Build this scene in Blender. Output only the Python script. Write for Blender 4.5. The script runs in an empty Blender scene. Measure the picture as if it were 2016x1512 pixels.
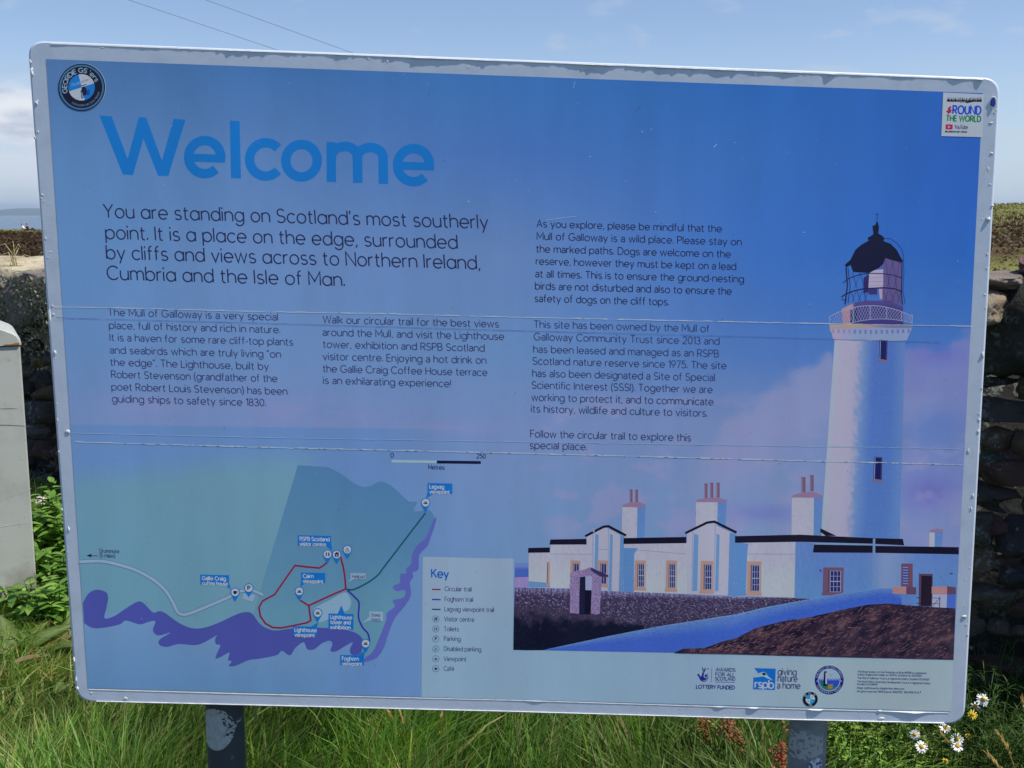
import bpy, bmesh, math, random
import numpy as np
from mathutils import Vector, Matrix, noise

# ------------------------------------------------------------------ camera, sky, sun, exposure
S = bpy.context.scene
COL = S.collection
R = math.radians
FOC = 2160.0                       # focal length in photo pixels (2016 wide)
CAMH = 1.6
PITCH = math.atan(335.0 / FOC)
cam = bpy.data.objects.new('camera', bpy.data.cameras.new('camera'))
COL.objects.link(cam)
cam.location = (0, 0, CAMH)
cam.rotation_euler = (math.pi / 2 - PITCH, 0, 0)
cam.data.sensor_width = 36
cam.data.lens = 36 * FOC / 2016
cam.data.clip_start = 0.05
cam.data.clip_end = 120000
S.camera = cam

SUNV = Vector((0.50, -0.135, 0.857)).normalized()
SUN_EL = math.asin(SUNV.z)
SUN_AZ = math.atan2(SUNV.x, SUNV.y)
sun = bpy.data.objects.new('sun', bpy.data.lights.new('sun', 'SUN'))
COL.objects.link(sun)
sun.data.energy = 5.0
sun.data.angle = R(0.5)
sun.data.color = (1.0, 0.95, 0.87)
sun.rotation_euler = SUNV.to_track_quat('Z', 'Y').to_euler()

W = bpy.data.worlds.new("World"); S.world = W; W.use_nodes = True
nt = W.node_tree; N = nt.nodes; LK = nt.links
bg = N['Background']; bg.inputs[1].default_value = 0.105
sky = N.new('ShaderNodeTexSky'); sky.sky_type = 'NISHITA'; sky.sun_disc = False
sky.sun_elevation = SUN_EL; sky.sun_rotation = SUN_AZ
sky.altitude = 60; sky.air_density = 1.0; sky.dust_density = 0.3; sky.ozone_density = 2.5
def wn(t, **kw):
    n = N.new(t)
    for k, v in kw.items(): setattr(n, k, v)
    return n
def wmath(op, a, b=None, c=None, clamp=False):
    n = N.new('ShaderNodeMath'); n.operation = op; n.use_clamp = clamp
    for i, v in enumerate((a, b, c)):
        if v is None: continue
        if isinstance(v, (int, float)): n.inputs[i].default_value = v
        else: LK.new(v, n.inputs[i])
    return n.outputs[0]
def wrange(v, a, b, c=0.0, d=1.0):
    n = N.new('ShaderNodeMapRange'); n.interpolation_type = 'SMOOTHSTEP'
    LK.new(v, n.inputs[0])
    for i, x in enumerate((a, b, c, d)): n.inputs[i + 1].default_value = x
    return n.outputs[0]
tc = N.new('ShaderNodeTexCoord')
sep = N.new('ShaderNodeSeparateXYZ'); LK.new(tc.outputs['Generated'], sep.inputs[0])
mp = N.new('ShaderNodeMapping'); mp.inputs['Scale'].default_value = (1, 1, 2.6); mp.inputs['Location'].default_value = (0.35, 0.1, 0.42)
LK.new(tc.outputs['Generated'], mp.inputs[0])
nz = N.new('ShaderNodeTexNoise'); nz.inputs['Scale'].default_value = 7.5; nz.inputs['Detail'].default_value = 9; nz.inputs['Roughness'].default_value = 0.52
LK.new(mp.outputs[0], nz.inputs['Vector'])
# cumulus bank low on the left, thin pale veil near the horizon everywhere
puff = wrange(nz.outputs[0], 0.39, 0.50)
low = wmath('MULTIPLY', wrange(sep.outputs[2], 0.125, 0.085), wrange(sep.outputs[2], -0.02, 0.012))
left = wrange(sep.outputs[0], -0.05, -0.33)
bank = wmath('MULTIPLY', wmath('MULTIPLY', puff, low), left)
veil = wmath('MULTIPLY', wrange(sep.outputs[2], 0.16, -0.01), 0.62)
nz2 = N.new('ShaderNodeTexNoise'); nz2.inputs['Scale'].default_value = 16; nz2.inputs['Detail'].default_value = 8
LK.new(mp.outputs[0], nz2.inputs['Vector'])
wisp = wmath('MULTIPLY', wmath('MULTIPLY', wrange(nz2.outputs[0], 0.56, 0.72), wrange(sep.outputs[2], 0.30, 0.12)), 0.35)
tintn = N.new('ShaderNodeMix'); tintn.data_type = 'RGBA'; tintn.blend_type = 'MULTIPLY'; tintn.inputs[0].default_value = 1
LK.new(sky.outputs[0], tintn.inputs[6]); tintn.inputs[7].default_value = (1.09, 1.08, 1.19, 1)
def wmix(fac, a, col):
    n = N.new('ShaderNodeMix'); n.data_type = 'RGBA'
    LK.new(fac, n.inputs[0]); LK.new(a, n.inputs[6])
    if isinstance(col, tuple): n.inputs[7].default_value = (*col, 1)
    else: LK.new(col, n.inputs[7])
    return n.outputs[2]
c1 = wmix(veil, tintn.outputs[2], (4.4, 5.9, 7.9))
c2 = wmix(wisp, c1, (5.6, 6.1, 7.0))
shade = wrange(nz2.outputs[0], 0.35, 0.62)
ccol = N.new('ShaderNodeMix'); ccol.data_type = 'RGBA'; LK.new(shade, ccol.inputs[0])
ccol.inputs[6].default_value = (4.2, 4.9, 6.2, 1); ccol.inputs[7].default_value = (7.6, 7.9, 8.4, 1)
c3 = wmix(bank, c2, ccol.outputs[2])
mp2 = N.new('ShaderNodeMapping'); mp2.inputs['Scale'].default_value = (1, 1, 9); mp2.inputs['Location'].default_value = (2.1, 0.7, 0.2)
LK.new(tc.outputs['Generated'], mp2.inputs[0])
nz3 = N.new('ShaderNodeTexNoise'); nz3.inputs['Scale'].default_value = 6.0; nz3.inputs['Detail'].default_value = 8
LK.new(mp2.outputs[0], nz3.inputs['Vector'])
layer = wmath('MULTIPLY', wmath('MULTIPLY', wrange(nz3.outputs[0], 0.36, 0.56), left), wmath('MULTIPLY', wrange(sep.outputs[2], 0.085, 0.055), wrange(sep.outputs[2], 0.004, 0.018)))
c4 = wmix(wmath('MULTIPLY', layer, 0.75), c3, (6.4, 6.9, 7.8))
LK.new(c4, bg.inputs[0])

S.view_settings.view_transform = 'Standard'; S.view_settings.look = 'None'
S.view_settings.exposure = 0.08; S.view_settings.gamma = 1.0
S.view_settings.use_curve_mapping = False
S.render.engine = 'CYCLES'
S.cycles.max_bounces = 6; S.cycles.transparent_max_bounces = 8

# ------------------------------------------------------------------ geometry of the view
CP, SP = math.cos(PITCH), math.sin(PITCH)
def ray(x, y):
    a = (x - 1008) / FOC; b = (756 - y) / FOC
    return Vector((a, CP + b * SP, -SP + b * CP))
def at(x, y, Y):
    d = ray(x, y); t = Y / d.y
    return Vector((d.x * t, Y, CAMH + d.z * t))
def at_ground(x, y, z=0.0):
    d = ray(x, y); t = (z - CAMH) / d.z
    return Vector((d.x * t, d.y * t, z))
SIGN_Y = 1.9
SIGN_X = 0.0
def sp(x, y):                       # a point of the printed face -> (across, up) in metres on the board
    v = at(x, y, SIGN_Y); return v.x - SIGN_X, v.z

# ------------------------------------------------------------------ helpers
def tag(o, label=None, cat=None, group=None, kind=None):
    if label: o['label'] = label
    if cat: o['category'] = cat
    if group: o['group'] = group
    if kind: o['kind'] = kind
    return o
def empty(name, loc, label=None, cat=None, group=None):
    o = bpy.data.objects.new(name, None); COL.objects.link(o); o.location = loc
    o.empty_display_size = 0.1
    return tag(o, label, cat, group)
def link_mesh(name, me, mat, parent=None, loc=None):
    o = bpy.data.objects.new(name, me); COL.objects.link(o)
    if mat:
        for m in (mat if isinstance(mat, (list, tuple)) else [mat]): me.materials.append(m)
    if parent: o.parent = parent
    if loc is not None: o.location = loc
    return o
def mesh_np(name, V, F, mat, parent=None, smooth=False, col=None, loc=None):
    """V (n,3) array, F list/array of faces, col optional per-vertex linear colours"""
    me = bpy.data.meshes.new(name)
    V = np.asarray(V, dtype=np.float32)
    me.vertices.add(len(V)); me.vertices.foreach_set('co', V.ravel())
    if isinstance(F, np.ndarray):
        k = F.shape[1]; nf = F.shape[0]
        me.loops.add(nf * k); me.loops.foreach_set('vertex_index', F.astype(np.int32).ravel())
        me.polygons.add(nf); me.polygons.foreach_set('loop_start', np.arange(nf, dtype=np.int32) * k)
    else:
        idx = [i for f in F for i in f]; st = np.cumsum([0] + [len(f) for f in F])[:-1]
        me.loops.add(len(idx)); me.loops.foreach_set('vertex_index', np.array(idx, dtype=np.int32))
        me.polygons.add(len(F)); me.polygons.foreach_set('loop_start', st.astype(np.int32))
    me.update(calc_edges=True)
    if smooth: me.polygons.foreach_set('use_smooth', np.ones(len(me.polygons), dtype=bool))
    if col is not None:
        a = me.color_attributes.new('tone', 'FLOAT_COLOR', 'POINT')
        c = np.ones((len(V), 4), dtype=np.float32); c[:, :3] = col
        a.data.foreach_set('color', c.ravel())
    me.validate(); me.update()
    return link_mesh(name, me, mat, parent, loc)
def from_bm(name, bm, mat, parent=None, smooth=False, loc=None):
    me = bpy.data.meshes.new(name); bm.normal_update(); bm.to_mesh(me); bm.free()
    if smooth:
        for p in me.polygons: p.use_smooth = True
    return link_mesh(name, me, mat, parent, loc)
class MB:                           # plain vertex/face collector with a colour per vertex
    def __init__(s): s.v = []; s.f = []; s.c = []
    def add(s, vs, fs, col=(1, 1, 1)):
        b = len(s.v); s.v += [tuple(v) for v in vs]
        s.c += [col] * len(vs) if not isinstance(col, list) else col
        s.f += [tuple(b + i for i in f) for f in fs]
    def tube(s, pts, rad, n=8, col=(1, 1, 1), cap=True):
        pts = [Vector(p) for p in pts]
        if isinstance(rad, (int, float)): rad = [rad] * len(pts)
        rings = []
        up = Vector((0.3, 0.2, 1)).normalized()
        for i, p in enumerate(pts):
            t = (pts[min(i + 1, len(pts) - 1)] - pts[max(i - 1, 0)]).normalized()
            a = t.cross(up)
            if a.length < 1e-3: a = t.cross(Vector((1, 0, 0)))
            a.normalize(); b = t.cross(a)
            rings.append([p + (a * math.cos(2 * math.pi * k / n) + b * math.sin(2 * math.pi * k / n)) * rad[i] for k in range(n)])
        vs = [q for r in rings for q in r]; fs = []
        for i in range(len(pts) - 1):
            for k in range(n):
                fs.append((i * n + k, i * n + (k + 1) % n, (i + 1) * n + (k + 1) % n, (i + 1) * n + k))
        if cap:
            fs.append(tuple(range(n - 1, -1, -1))); fs.append(tuple((len(pts) - 1) * n + k for k in range(n)))
        s.add(vs, fs, col)
    def ball(s, c, rx, ry, rz, nu=10, nv=7, col=(1, 1, 1), rot=None):
        vs = []; fs = []
        for j in range(nv + 1):
            th = math.pi * j / nv
            for i in range(nu):
                ph = 2 * math.pi * i / nu
                v = Vector((rx * math.sin(th) * math.cos(ph), ry * math.sin(th) * math.sin(ph), rz * math.cos(th)))
                if rot: v = rot @ v
                vs.append(Vector(c) + v)
        for j in range(nv):
            for i in range(nu):
                fs.append((j * nu + i, (j + 1) * nu + i, (j + 1) * nu + (i + 1) % nu, j * nu + (i + 1) % nu))
        s.add(vs, fs, col)
    def build(s, name, mat, parent=None, smooth=False, loc=None):
        return mesh_np(name, np.array(s.v), s.f, mat, parent, smooth, np.array(s.c, dtype=np.float32), loc)

def lin(c):
    c = np.asarray(c, dtype=float) / 255.0
    return np.where(c <= 0.04045, c / 12.92, ((c + 0.055) / 1.055) ** 2.4)

# ------------------------------------------------------------------ materials
def new_mat(name, base=(0.5, 0.5, 0.5), rough=0.7, spec=0.4, metal=0.0):
    m = bpy.data.materials.new(name); m.use_nodes = True
    p = m.node_tree.nodes['Principled BSDF']
    p.inputs['Base Color'].default_value = (*base, 1); p.inputs['Roughness'].default_value = rough
    p.inputs['Specular IOR Level'].default_value = spec; p.inputs['Metallic'].default_value = metal
    return m
class MT:                           # small node-graph writer
    def __init__(s, name, rough=0.7, spec=0.4):
        s.m = new_mat(name, rough=rough, spec=spec); s.t = s.m.node_tree; s.p = s.t.nodes['Principled BSDF']
        s.tc = s.t.nodes.new('ShaderNodeTexCoord')
    def val(s, inp, v):
        if isinstance(v, (int, float)): inp.default_value = v
        elif isinstance(v, tuple): inp.default_value = (*v, 1) if len(v) == 3 and len(inp.default_value) == 4 else v
        else: s.t.links.new(v, inp)
    def noise(s, scale, detail=6, rough=0.55, stretch=(1, 1, 1), coord='Object', col=False):
        mpn = s.t.nodes.new('ShaderNodeMapping'); mpn.inputs['Scale'].default_value = stretch
        s.t.links.new(s.tc.outputs[coord], mpn.inputs[0])
        n = s.t.nodes.new('ShaderNodeTexNoise'); n.inputs['Scale'].default_value = scale
        n.inputs['Detail'].default_value = detail; n.inputs['Roughness'].default_value = rough
        s.t.links.new(mpn.outputs[0], n.inputs['Vector']); return n.outputs[1 if col else 0]
    def voronoi(s, scale, feature='F1', coord='Object'):
        n = s.t.nodes.new('ShaderNodeTexVoronoi'); n.feature = feature; n.inputs['Scale'].default_value = scale
        s.t.links.new(s.tc.outputs[coord], n.inputs['Vector']); return n.outputs[0]
    def rng(s, v, a, b, c=0.0, d=1.0):
        n = s.t.nodes.new('ShaderNodeMapRange'); n.interpolation_type = 'SMOOTHSTEP'; s.t.links.new(v, n.inputs[0])
        for i, x in enumerate((a, b, c, d)): n.inputs[i + 1].default_value = x
        return n.outputs[0]
    def math(s, op, a, b=0.0):
        n = s.t.nodes.new('ShaderNodeMath'); n.operation = op; s.val(n.inputs[0], a); s.val(n.inputs[1], b); return n.outputs[0]
    def mix(s, f, a, b, mode='MIX'):
        n = s.t.nodes.new('ShaderNodeMix'); n.data_type = 'RGBA'; n.blend_type = mode
        s.val(n.inputs[0], f); s.val(n.inputs[6], a); s.val(n.inputs[7], b); return n.outputs[2]
    def attr(s, name='tone'):
        n = s.t.nodes.new('ShaderNodeAttribute'); n.attribute_name = name; return n.outputs[0]
    def pos(s, coord='Object'):
        n = s.t.nodes.new('ShaderNodeSeparateXYZ'); s.t.links.new(s.tc.outputs[coord], n.inputs[0]); return n.outputs
    def bump(s, h, strength=0.3, dist=0.01):
        n = s.t.nodes.new('ShaderNodeBump'); n.inputs['Strength'].default_value = strength; n.inputs['Distance'].default_value = dist
        s.t.links.new(h, n.inputs['Height']); s.t.links.new(n.outputs[0], s.p.inputs['Normal'])
    def base(s, c): s.val(s.p.inputs['Base Color'], c)
    def rough(s, c): s.val(s.p.inputs['Roughness'], c)

# ink printed on the board: colour carried by the artwork
g = MT('printed_ink', 0.42, 0.45)
fade = g.rng(g.noise(5, 7, 0.6, (1.6, 1, 0.35)), 0.3, 0.72, 0.93, 1.05); grit = g.rng(g.noise(120, 4), 0.62, 0.78, 1.0, 0.86)
g.base(g.mix(1.0, g.attr(), g.math('MULTIPLY', fade, grit), 'MULTIPLY')); g.rough(g.rng(g.noise(7, 6), 0.3, 0.7, 0.30, 0.50)); g.bump(g.noise(9, 3), 0.06, 0.002); INK = g.m
g = MT('board_paint', 0.4, 0.5)
w0 = g.noise(26, 8, 0.6); w1 = g.noise(160, 3)
g.base(g.mix(g.rng(w0, 0.42, 0.75), (0.63, 0.70, 0.83), (0.55, 0.62, 0.74))); g.bump(w1, 0.08, 0.002); BOARD = g.m
g = MT('peeling_film', 0.35, 0.5)
g.base(g.mix(g.rng(g.noise(60, 4), 0.4, 0.7), (0.82, 0.82, 0.82), (0.66, 0.66, 0.64))); FILM = g.m
g = MT('leaf', 0.5, 0.35)
g.base(g.attr()); g.p.inputs['Subsurface Weight'].default_value = 0.0
tr = g.t.nodes.new('ShaderNodeBsdfTranslucent'); g.t.links.new(g.mix(1.0, g.attr(), (1.5, 1.6, 0.7), 'MULTIPLY'), tr.inputs[0])
ms = g.t.nodes.new('ShaderNodeMixShader'); ms.inputs[0].default_value = 0.38
out = g.t.nodes['Material Output']
g.t.links.new(g.p.outputs[0], ms.inputs[1]); g.t.links.new(tr.outputs[0], ms.inputs[2]); g.t.links.new(ms.outputs[0], out.inputs[0]); LEAF = g.m
g = MT('petal', 0.6, 0.2); g.base(g.attr()); PETAL = g.m
# ------------------------------------------------------------------ ground, sea, far hills
def sstep(a, b, x):
    t = np.clip((x - a) / (b - a), 0, 1); return t * t * (3 - 2 * t)
def terrain(x, y):
    x = np.asarray(x, float); y = np.asarray(y, float)
    t = sstep(-15, 28, x)
    far = np.maximum(y - 7, 0)
    z = t * 2.62 * (np.clip(y, 0, 112) / 112) ** 1.5 * sstep(7, 20, y)
    z += (1 - t) * (-0.35 * sstep(60, 140, y))
    z += sstep(9, 25, y) * (0.10 * np.sin(x * 0.21 + 1.3) * np.sin(y * 0.13) + 0.05 * np.sin(x * 0.7 + y * 0.4))
    crest = 140 - 25 * t
    z -= 62 * sstep(0, 90, y - crest)
    z += -62 * sstep(150, 230, np.abs(x))
    z -= 0.0 * far
    return z
def axis(stops):
    o = []
    for a, b, n in stops: o += list(np.linspace(a, b, n, endpoint=False))
    return np.array(o + [stops[-1][1]])
gx = axis([(-240, -60, 30), (-60, -6, 54), (-6, 6, 60), (6, 60, 54), (60, 240, 30)])
gy = axis([(-60, -4, 16), (-4, 8, 60), (8, 60, 80), (60, 160, 80), (160, 250, 30)])
X, Y = np.meshgrid(gx, gy); Z = terrain(X, Y)
nX = len(gx); nY = len(gy)
ii, jj = np.meshgrid(np.arange(nX - 1), np.arange(nY - 1)); q = (jj * nX + ii).ravel()
F = np.stack([q, q + 1, q + nX + 1, q + nX], 1)
g = MT('turf_soil', 0.95, 0.1)
px, py, pz = g.pos()
n1 = g.noise(0.16, 8, 0.62); n2 = g.noise(4, 8); n3 = g.noise(60, 3)
yy = g.math('ADD', py, g.math('MULTIPLY', g.math('SUBTRACT', n1, 0.5), 26.0))
near = g.mix(n2, (0.030, 0.040, 0.012), (0.050, 0.070, 0.018))
moor = g.mix(g.rng(n2, 0.35, 0.7), (0.055, 0.030, 0.018), (0.11, 0.062, 0.036))
grassy = g.mix(g.rng(n2, 0.3, 0.7), (0.13, 0.15, 0.035), (0.22, 0.19, 0.07))
shift = g.rng(px, -10.0, 12.0, 0.0, 1.0)
lo = g.rng(g.math('SUBTRACT', yy, g.math('MULTIPLY', shift, 0.0)), 26.0, 38.0)
hi = g.rng(g.math('ADD', yy, g.math('MULTIPLY', shift, 42.0)), 102.0, 112.0)
c = g.mix(lo, grassy, moor); c = g.mix(hi, c, grassy)
c = g.mix(g.rng(py, 5.5, 9.0), near, c)
g.base(c); g.bump(n2, 0.6, 0.3); SOIL = g.m
ground = mesh_np('ground', np.stack([X.ravel(), Y.ravel(), Z.ravel()], 1), F, SOIL, smooth=True); tag(ground, kind='structure')

g = MT('sea_water', 0.25, 0.5)
g.base(g.mix(g.rng(g.noise(0.0009, 5, 0.6, (1, 3, 1)), 0.35, 0.65), (0.04, 0.085, 0.13), (0.06, 0.12, 0.17)))
g.bump(g.noise(0.25, 4), 0.5, 1.0); WATER = g.m
sea = mesh_np('sea', [(-60000, -3000, -58), (60000, -3000, -58), (60000, 62000, -58), (-60000, 62000, -58)], [(0, 1, 2, 3)], WATER); tag(sea, kind='structure')
hx = np.linspace(-34000, 30000, 240); rows = []
for k, (yo, f) in enumerate(((40000, 0.0), (41500, 0.45), (43500, 1.0), (47000, 0.6), (52000, 0.0))):
    prof = np.array([70 + 130 * max(0, noise.noise(Vector((x * 0.00022, 3.1, 0)))) + 60 * noise.noise(Vector((x * 0.0009, 7.7, 0))) for x in hx])
    prof *= 0.55; prof += 185 * np.exp(-((hx + 19000) / 1700) ** 2) + 90 * np.exp(-((hx + 15800) / 3000) ** 2) + 60 * np.exp(-((hx + 21500) / 2500) ** 2)
    rows.append(np.stack([hx, np.full_like(hx, yo), -58 + f * np.maximum(prof, 25)], 1))
V = np.concatenate(rows); n = len(hx)
ii, jj = np.meshgrid(np.arange(n - 1), np.arange(4)); q = (jj * n + ii).ravel()
hills = mesh_np('hills', V, np.stack([q, q + 1, q + n + 1, q + n], 1), new_mat('hill_heath', (0.05, 0.075, 0.05), 0.95, 0.1), smooth=True); tag(hills, kind='structure')

# ------------------------------------------------------------------ blades (grass, heather)
def blades(name, pos, h, w, lean, yaw, col, kind, segs=3, mat=LEAF, tipcol=None):
    n = len(pos)
    k = segs + 1
    t = np.linspace(0, 1, k)
    V = np.zeros((n, 2 * segs + 1, 3), np.float32)
    side = np.stack([np.cos(yaw), np.sin(yaw), np.zeros(n)], 1)
    for s_ in range(segs + 1):
        tt = t[s_]
        cpos = pos + lean * (tt ** 1.8)[..., None] if np.ndim(tt) else pos + lean * tt ** 1.8
        cpos = cpos.copy(); ll = np.linalg.norm(lean[:, :2], axis=1)
        cpos[:, 2] = pos[:, 2] + h * tt * (1 - 0.25 * np.minimum(ll / np.maximum(h, 1e-3), 1.5) * tt)
        ww = (w * (1 - tt ** 2.2))[:, None] * side * 0.5
        if s_ < segs:
            V[:, 2 * s_] = cpos - ww; V[:, 2 * s_ + 1] = cpos + ww
        else: V[:, 2 * segs] = cpos
    base = np.arange(n)[:, None] * (2 * segs + 1)
    F = []
    quads = np.concatenate([base + np.array([2 * s_, 2 * s_ + 1, 2 * s_ + 3, 2 * s_ + 2]) for s_ in range(segs - 1)])
    tris = base + np.array([2 * segs - 2, 2 * segs - 1, 2 * segs])
    idx = np.concatenate([quads.ravel(), tris.ravel()]).astype(np.int32)
    st = np.concatenate([np.arange(len(quads)) * 4, len(quads) * 4 + np.arange(len(tris)) * 3]).astype(np.int32)
    me = bpy.data.meshes.new(name)
    me.vertices.add(n * (2 * segs + 1)); me.vertices.foreach_set('co', V.ravel())
    me.loops.add(len(idx)); me.loops.foreach_set('vertex_index', idx)
    me.polygons.add(len(st)); me.polygons.foreach_set('loop_start', st)
    me.update(calc_edges=True)
    C = np.ones((n, 2 * segs + 1, 4), np.float32); C[:, :, :3] = col[:, None, :]
    if tipcol is not None:
        for s_ in range(segs + 1):
            f = t[s_] ** 2
            sl = slice(2 * s_, 2 * s_ + 2)
            C[:, sl, :3] = col[:, None] * (1 - f) + tipcol[:, None] * f
    a = me.color_attributes.new('tone', 'FLOAT_COLOR', 'POINT'); a.data.foreach_set('color', C.ravel())
    o = link_mesh(name, me, mat); tag(o, kind=kind); return o
rg = np.random.default_rng(7)
def wall_y(x): return 6.0 - 0.65 * (x + 2.4)
def scatter(n, x0, x1, y0, y1):
    p = np.stack([rg.uniform(x0, x1, n), rg.uniform(y0, y1, n)], 1)
    return p
def nfield(p, s, seed):
    return np.array([noise.noise(Vector((a * s, b * s, seed))) for a, b in p])
# meadow grass round the board, up to the wall
P = np.concatenate([scatter(95000, -2.7, 2.7, 2.3, 4.3), scatter(60000, -3.2, 2.9, 4.3, 6.2), scatter(16000, -5, 5, -1, 2.3), scatter(20000, -6, -2.7, 2.3, 7), scatter(8000, 2.7, 5, 1, 3.4)])
P = P[P[:, 1] < wall_y(P[:, 0]) - 0.02]
P = P[(P[:, 0] < 1.0) | (P[:, 1] < wall_y(P[:, 0]) - 0.62) | (rg.random(len(P)) < 0.12)]
n = len(P)
f1 = nfield(P, 1.7, 1.0); f2 = nfield(P, 1.1, 9.0); f3 = nfield(P, 4.5, 4.0)
tall = 0.17 + 0.13 * np.clip(f1 + 0.3, 0, 1) + 0.07 * f3
lefty = sstep(-1.0, -1.6, P[:, 0]) * sstep(2.5, 3.0, P[:, 1])
tall *= 1 - 0.45 * lefty
h = tall * rg.uniform(0.55, 1.35, n)
ang = f2 * 3.0 + rg.normal(0, 0.9, n) + 0.5
ln = h * rg.uniform(0.15, 0.9, n) * (1 + 0.8 * lefty)
lean = np.stack([np.cos(ang) * ln, np.sin(ang) * ln * 0.6, np.zeros(n)], 1)
w = rg.uniform(0.0034, 0.0070, n) * np.where(rg.random(n) < 0.07, 2.0, 1)
c0 = np.array([0.080, 0.185, 0.030]); c1_ = np.array([0.20, 0.345, 0.062]); c2_ = np.array([0.34, 0.31, 0.12])
mixv = np.clip(rg.normal(0.4, 0.3, n) + 0.5 * f3, 0, 1)[:, None]
colr = c0 * (1 - mixv) + c1_ * mixv
dry = (rg.random(n) < 0.07 + 0.10 * lefty)[:, None]
colr = np.where(dry, c2_ * rg.uniform(0.7, 1.3, (n, 1)), colr) * rg.uniform(0.55, 1.35, (n, 1))
# ragged patches: gaps, straw, broad bright blades, low weedy ground at the lower right
pale = np.clip(0.5 + 1.5 * f1, 0, 1)[:, None]
colr *= 0.62 + 0.62 * pale
colr *= 1 + lefty[:, None] * np.array([0.35, 0.18, 0.05])
broad = (rg.random(n) < 0.05 + 0.16 * sstep(0.35, 0.75, P[:, 0]) * sstep(1.0, 0.85, P[:, 0]))
w = np.where(broad, rg.uniform(0.007, 0.012, n), w); colr = np.where(broad[:, None], np.array([0.27, 0.40, 0.10]) * rg.uniform(0.7, 1.2, (n, 1)), colr)
straw = rg.random(n) < 0.018 + 0.05 * np.clip(f3 - 0.1, 0, 1)
colr = np.where(straw[:, None], np.array([0.46, 0.38, 0.20]) * rg.uniform(0.6, 1.2, (n, 1)), colr); h = np.where(straw, h * 1.12, h)
weedy = sstep(0.72, 0.85, P[:, 0]) * sstep(1.75, 1.5, P[:, 0]) * sstep(3.7, 3.4, P[:, 1]) * (P[:, 1] > 2)
reds = sstep(0.35, 0.5, P[:, 0]) * sstep(0.95, 0.8, P[:, 0]) * (P[:, 1] < 3.6) * (P[:, 1] > 2)
h = h * (1 - 0.55 * weedy) * (1 - 0.22 * reds)
colr *= (1 - 0.35 * reds)[:, None]
prob = np.where(f3 < -0.22, 0.35, 1.0) * (1 - 0.68 * weedy) * (1 - 0.3 * reds)
# a bare spot where each post stands
P3 = np.concatenate([P, np.full((n, 1), -0.01)], 1)
keep = rg.random(n) < prob
grass = blades('meadow_grass', P3[keep], h[keep], w[keep], lean[keep], rg.uniform(0, np.pi, n)[keep], colr[keep].astype(np.float32), 'stuff')
# moor beyond the wall: heather sprigs and pale grass
n = 90000
yy = 8 + 150 * rg.random(n) ** 1.5; xx = yy * rg.uniform(-0.62, 0.62, n)
ok = yy > wall_y(xx) + 1.2; xx = xx[ok]; yy = yy[ok]; n = len(xx)
P = np.stack([xx, yy], 1); nf = nfield(P, 0.10, 2.0) * 14
t = sstep(-10, 12, xx); ye = yy + nf + rg.normal(0, 5, n)
heath = (ye > 34) & (ye + 42 * t < 107)
zz = terrain(xx, yy)
hh = np.where(heath, rg.uniform(0.08, 0.24, n), rg.uniform(0.08, 0.22, n)) * np.clip(yy / 60, 0.5, 1.2)
ww = np.where(heath, 0.20, 0.06) * np.clip(yy / 50, 0.4, 2.2)
cb = np.where(heath[:, None], np.array([0.075, 0.043, 0.027]), np.array([0.15, 0.165, 0.045]))
alt = rg.random((n, 1)) < np.where(heath, 0.22, 0.45)[:, None]
cb = np.where((heath & (xx > 5) & (rg.random(n) < 0.35))[:, None], np.array([0.13, 0.13, 0.045]), cb)
cb = np.where(alt, np.where(heath[:, None], np.array([0.13, 0.085, 0.05]), np.array([0.27, 0.23, 0.10])), cb) * rg.uniform(0.6, 1.3, (n, 1))
an = rg.uniform(0, 6.28, n); lean = np.stack([np.cos(an) * hh * 0.5, np.sin(an) * hh * 0.5, np.zeros(n)], 1)
blades('moor_vegetation', np.stack([xx, yy, zz - 0.02], 1), hh, ww, lean, rg.uniform(-0.6, 0.6, n), cb.astype(np.float32), 'stuff')
# ------------------------------------------------------------------ dry stone wall
g = MT('wall_stone', 0.9, 0.25)
a0 = g.attr(); m1 = g.noise(7, 9, 0.62); m2 = g.noise(38, 8, 0.65); m3 = g.noise(3.1, 6)
lich = g.math('MULTIPLY', g.rng(m2, 0.50, 0.60), g.rng(g.noise(5.5, 5), 0.44, 0.62))
c = g.mix(g.rng(m1, 0.3, 0.75), a0, g.mix(1.0, a0, (0.55, 0.52, 0.50), 'MULTIPLY'))
c = g.mix(g.math('MULTIPLY', lich, 0.8), c, (0.20, 0.22, 0.21))
c = g.mix(g.math('MULTIPLY', g.rng(g.voronoi(16), 0.16, 0.06), g.rng(m3, 0.5, 0.6)), c, (0.30, 0.32, 0.31))
g.base(c); g.bump(g.math('ADD', m1, g.math('MULTIPLY', m2, 0.5)), 0.9, 0.03); STONE = g.m
g = MT('lime_capping', 0.9, 0.2)
c = g.mix(g.rng(g.noise(3, 7), 0.35, 0.7), (0.48, 0.42, 0.29), (0.30, 0.25, 0.165))
g.base(g.mix(g.rng(g.noise(19, 9, 0.72), 0.50, 0.66), c, (0.19, 0.16, 0.10))); g.bump(g.noise(14, 8), 0.7, 0.02); CAP = g.m

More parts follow.
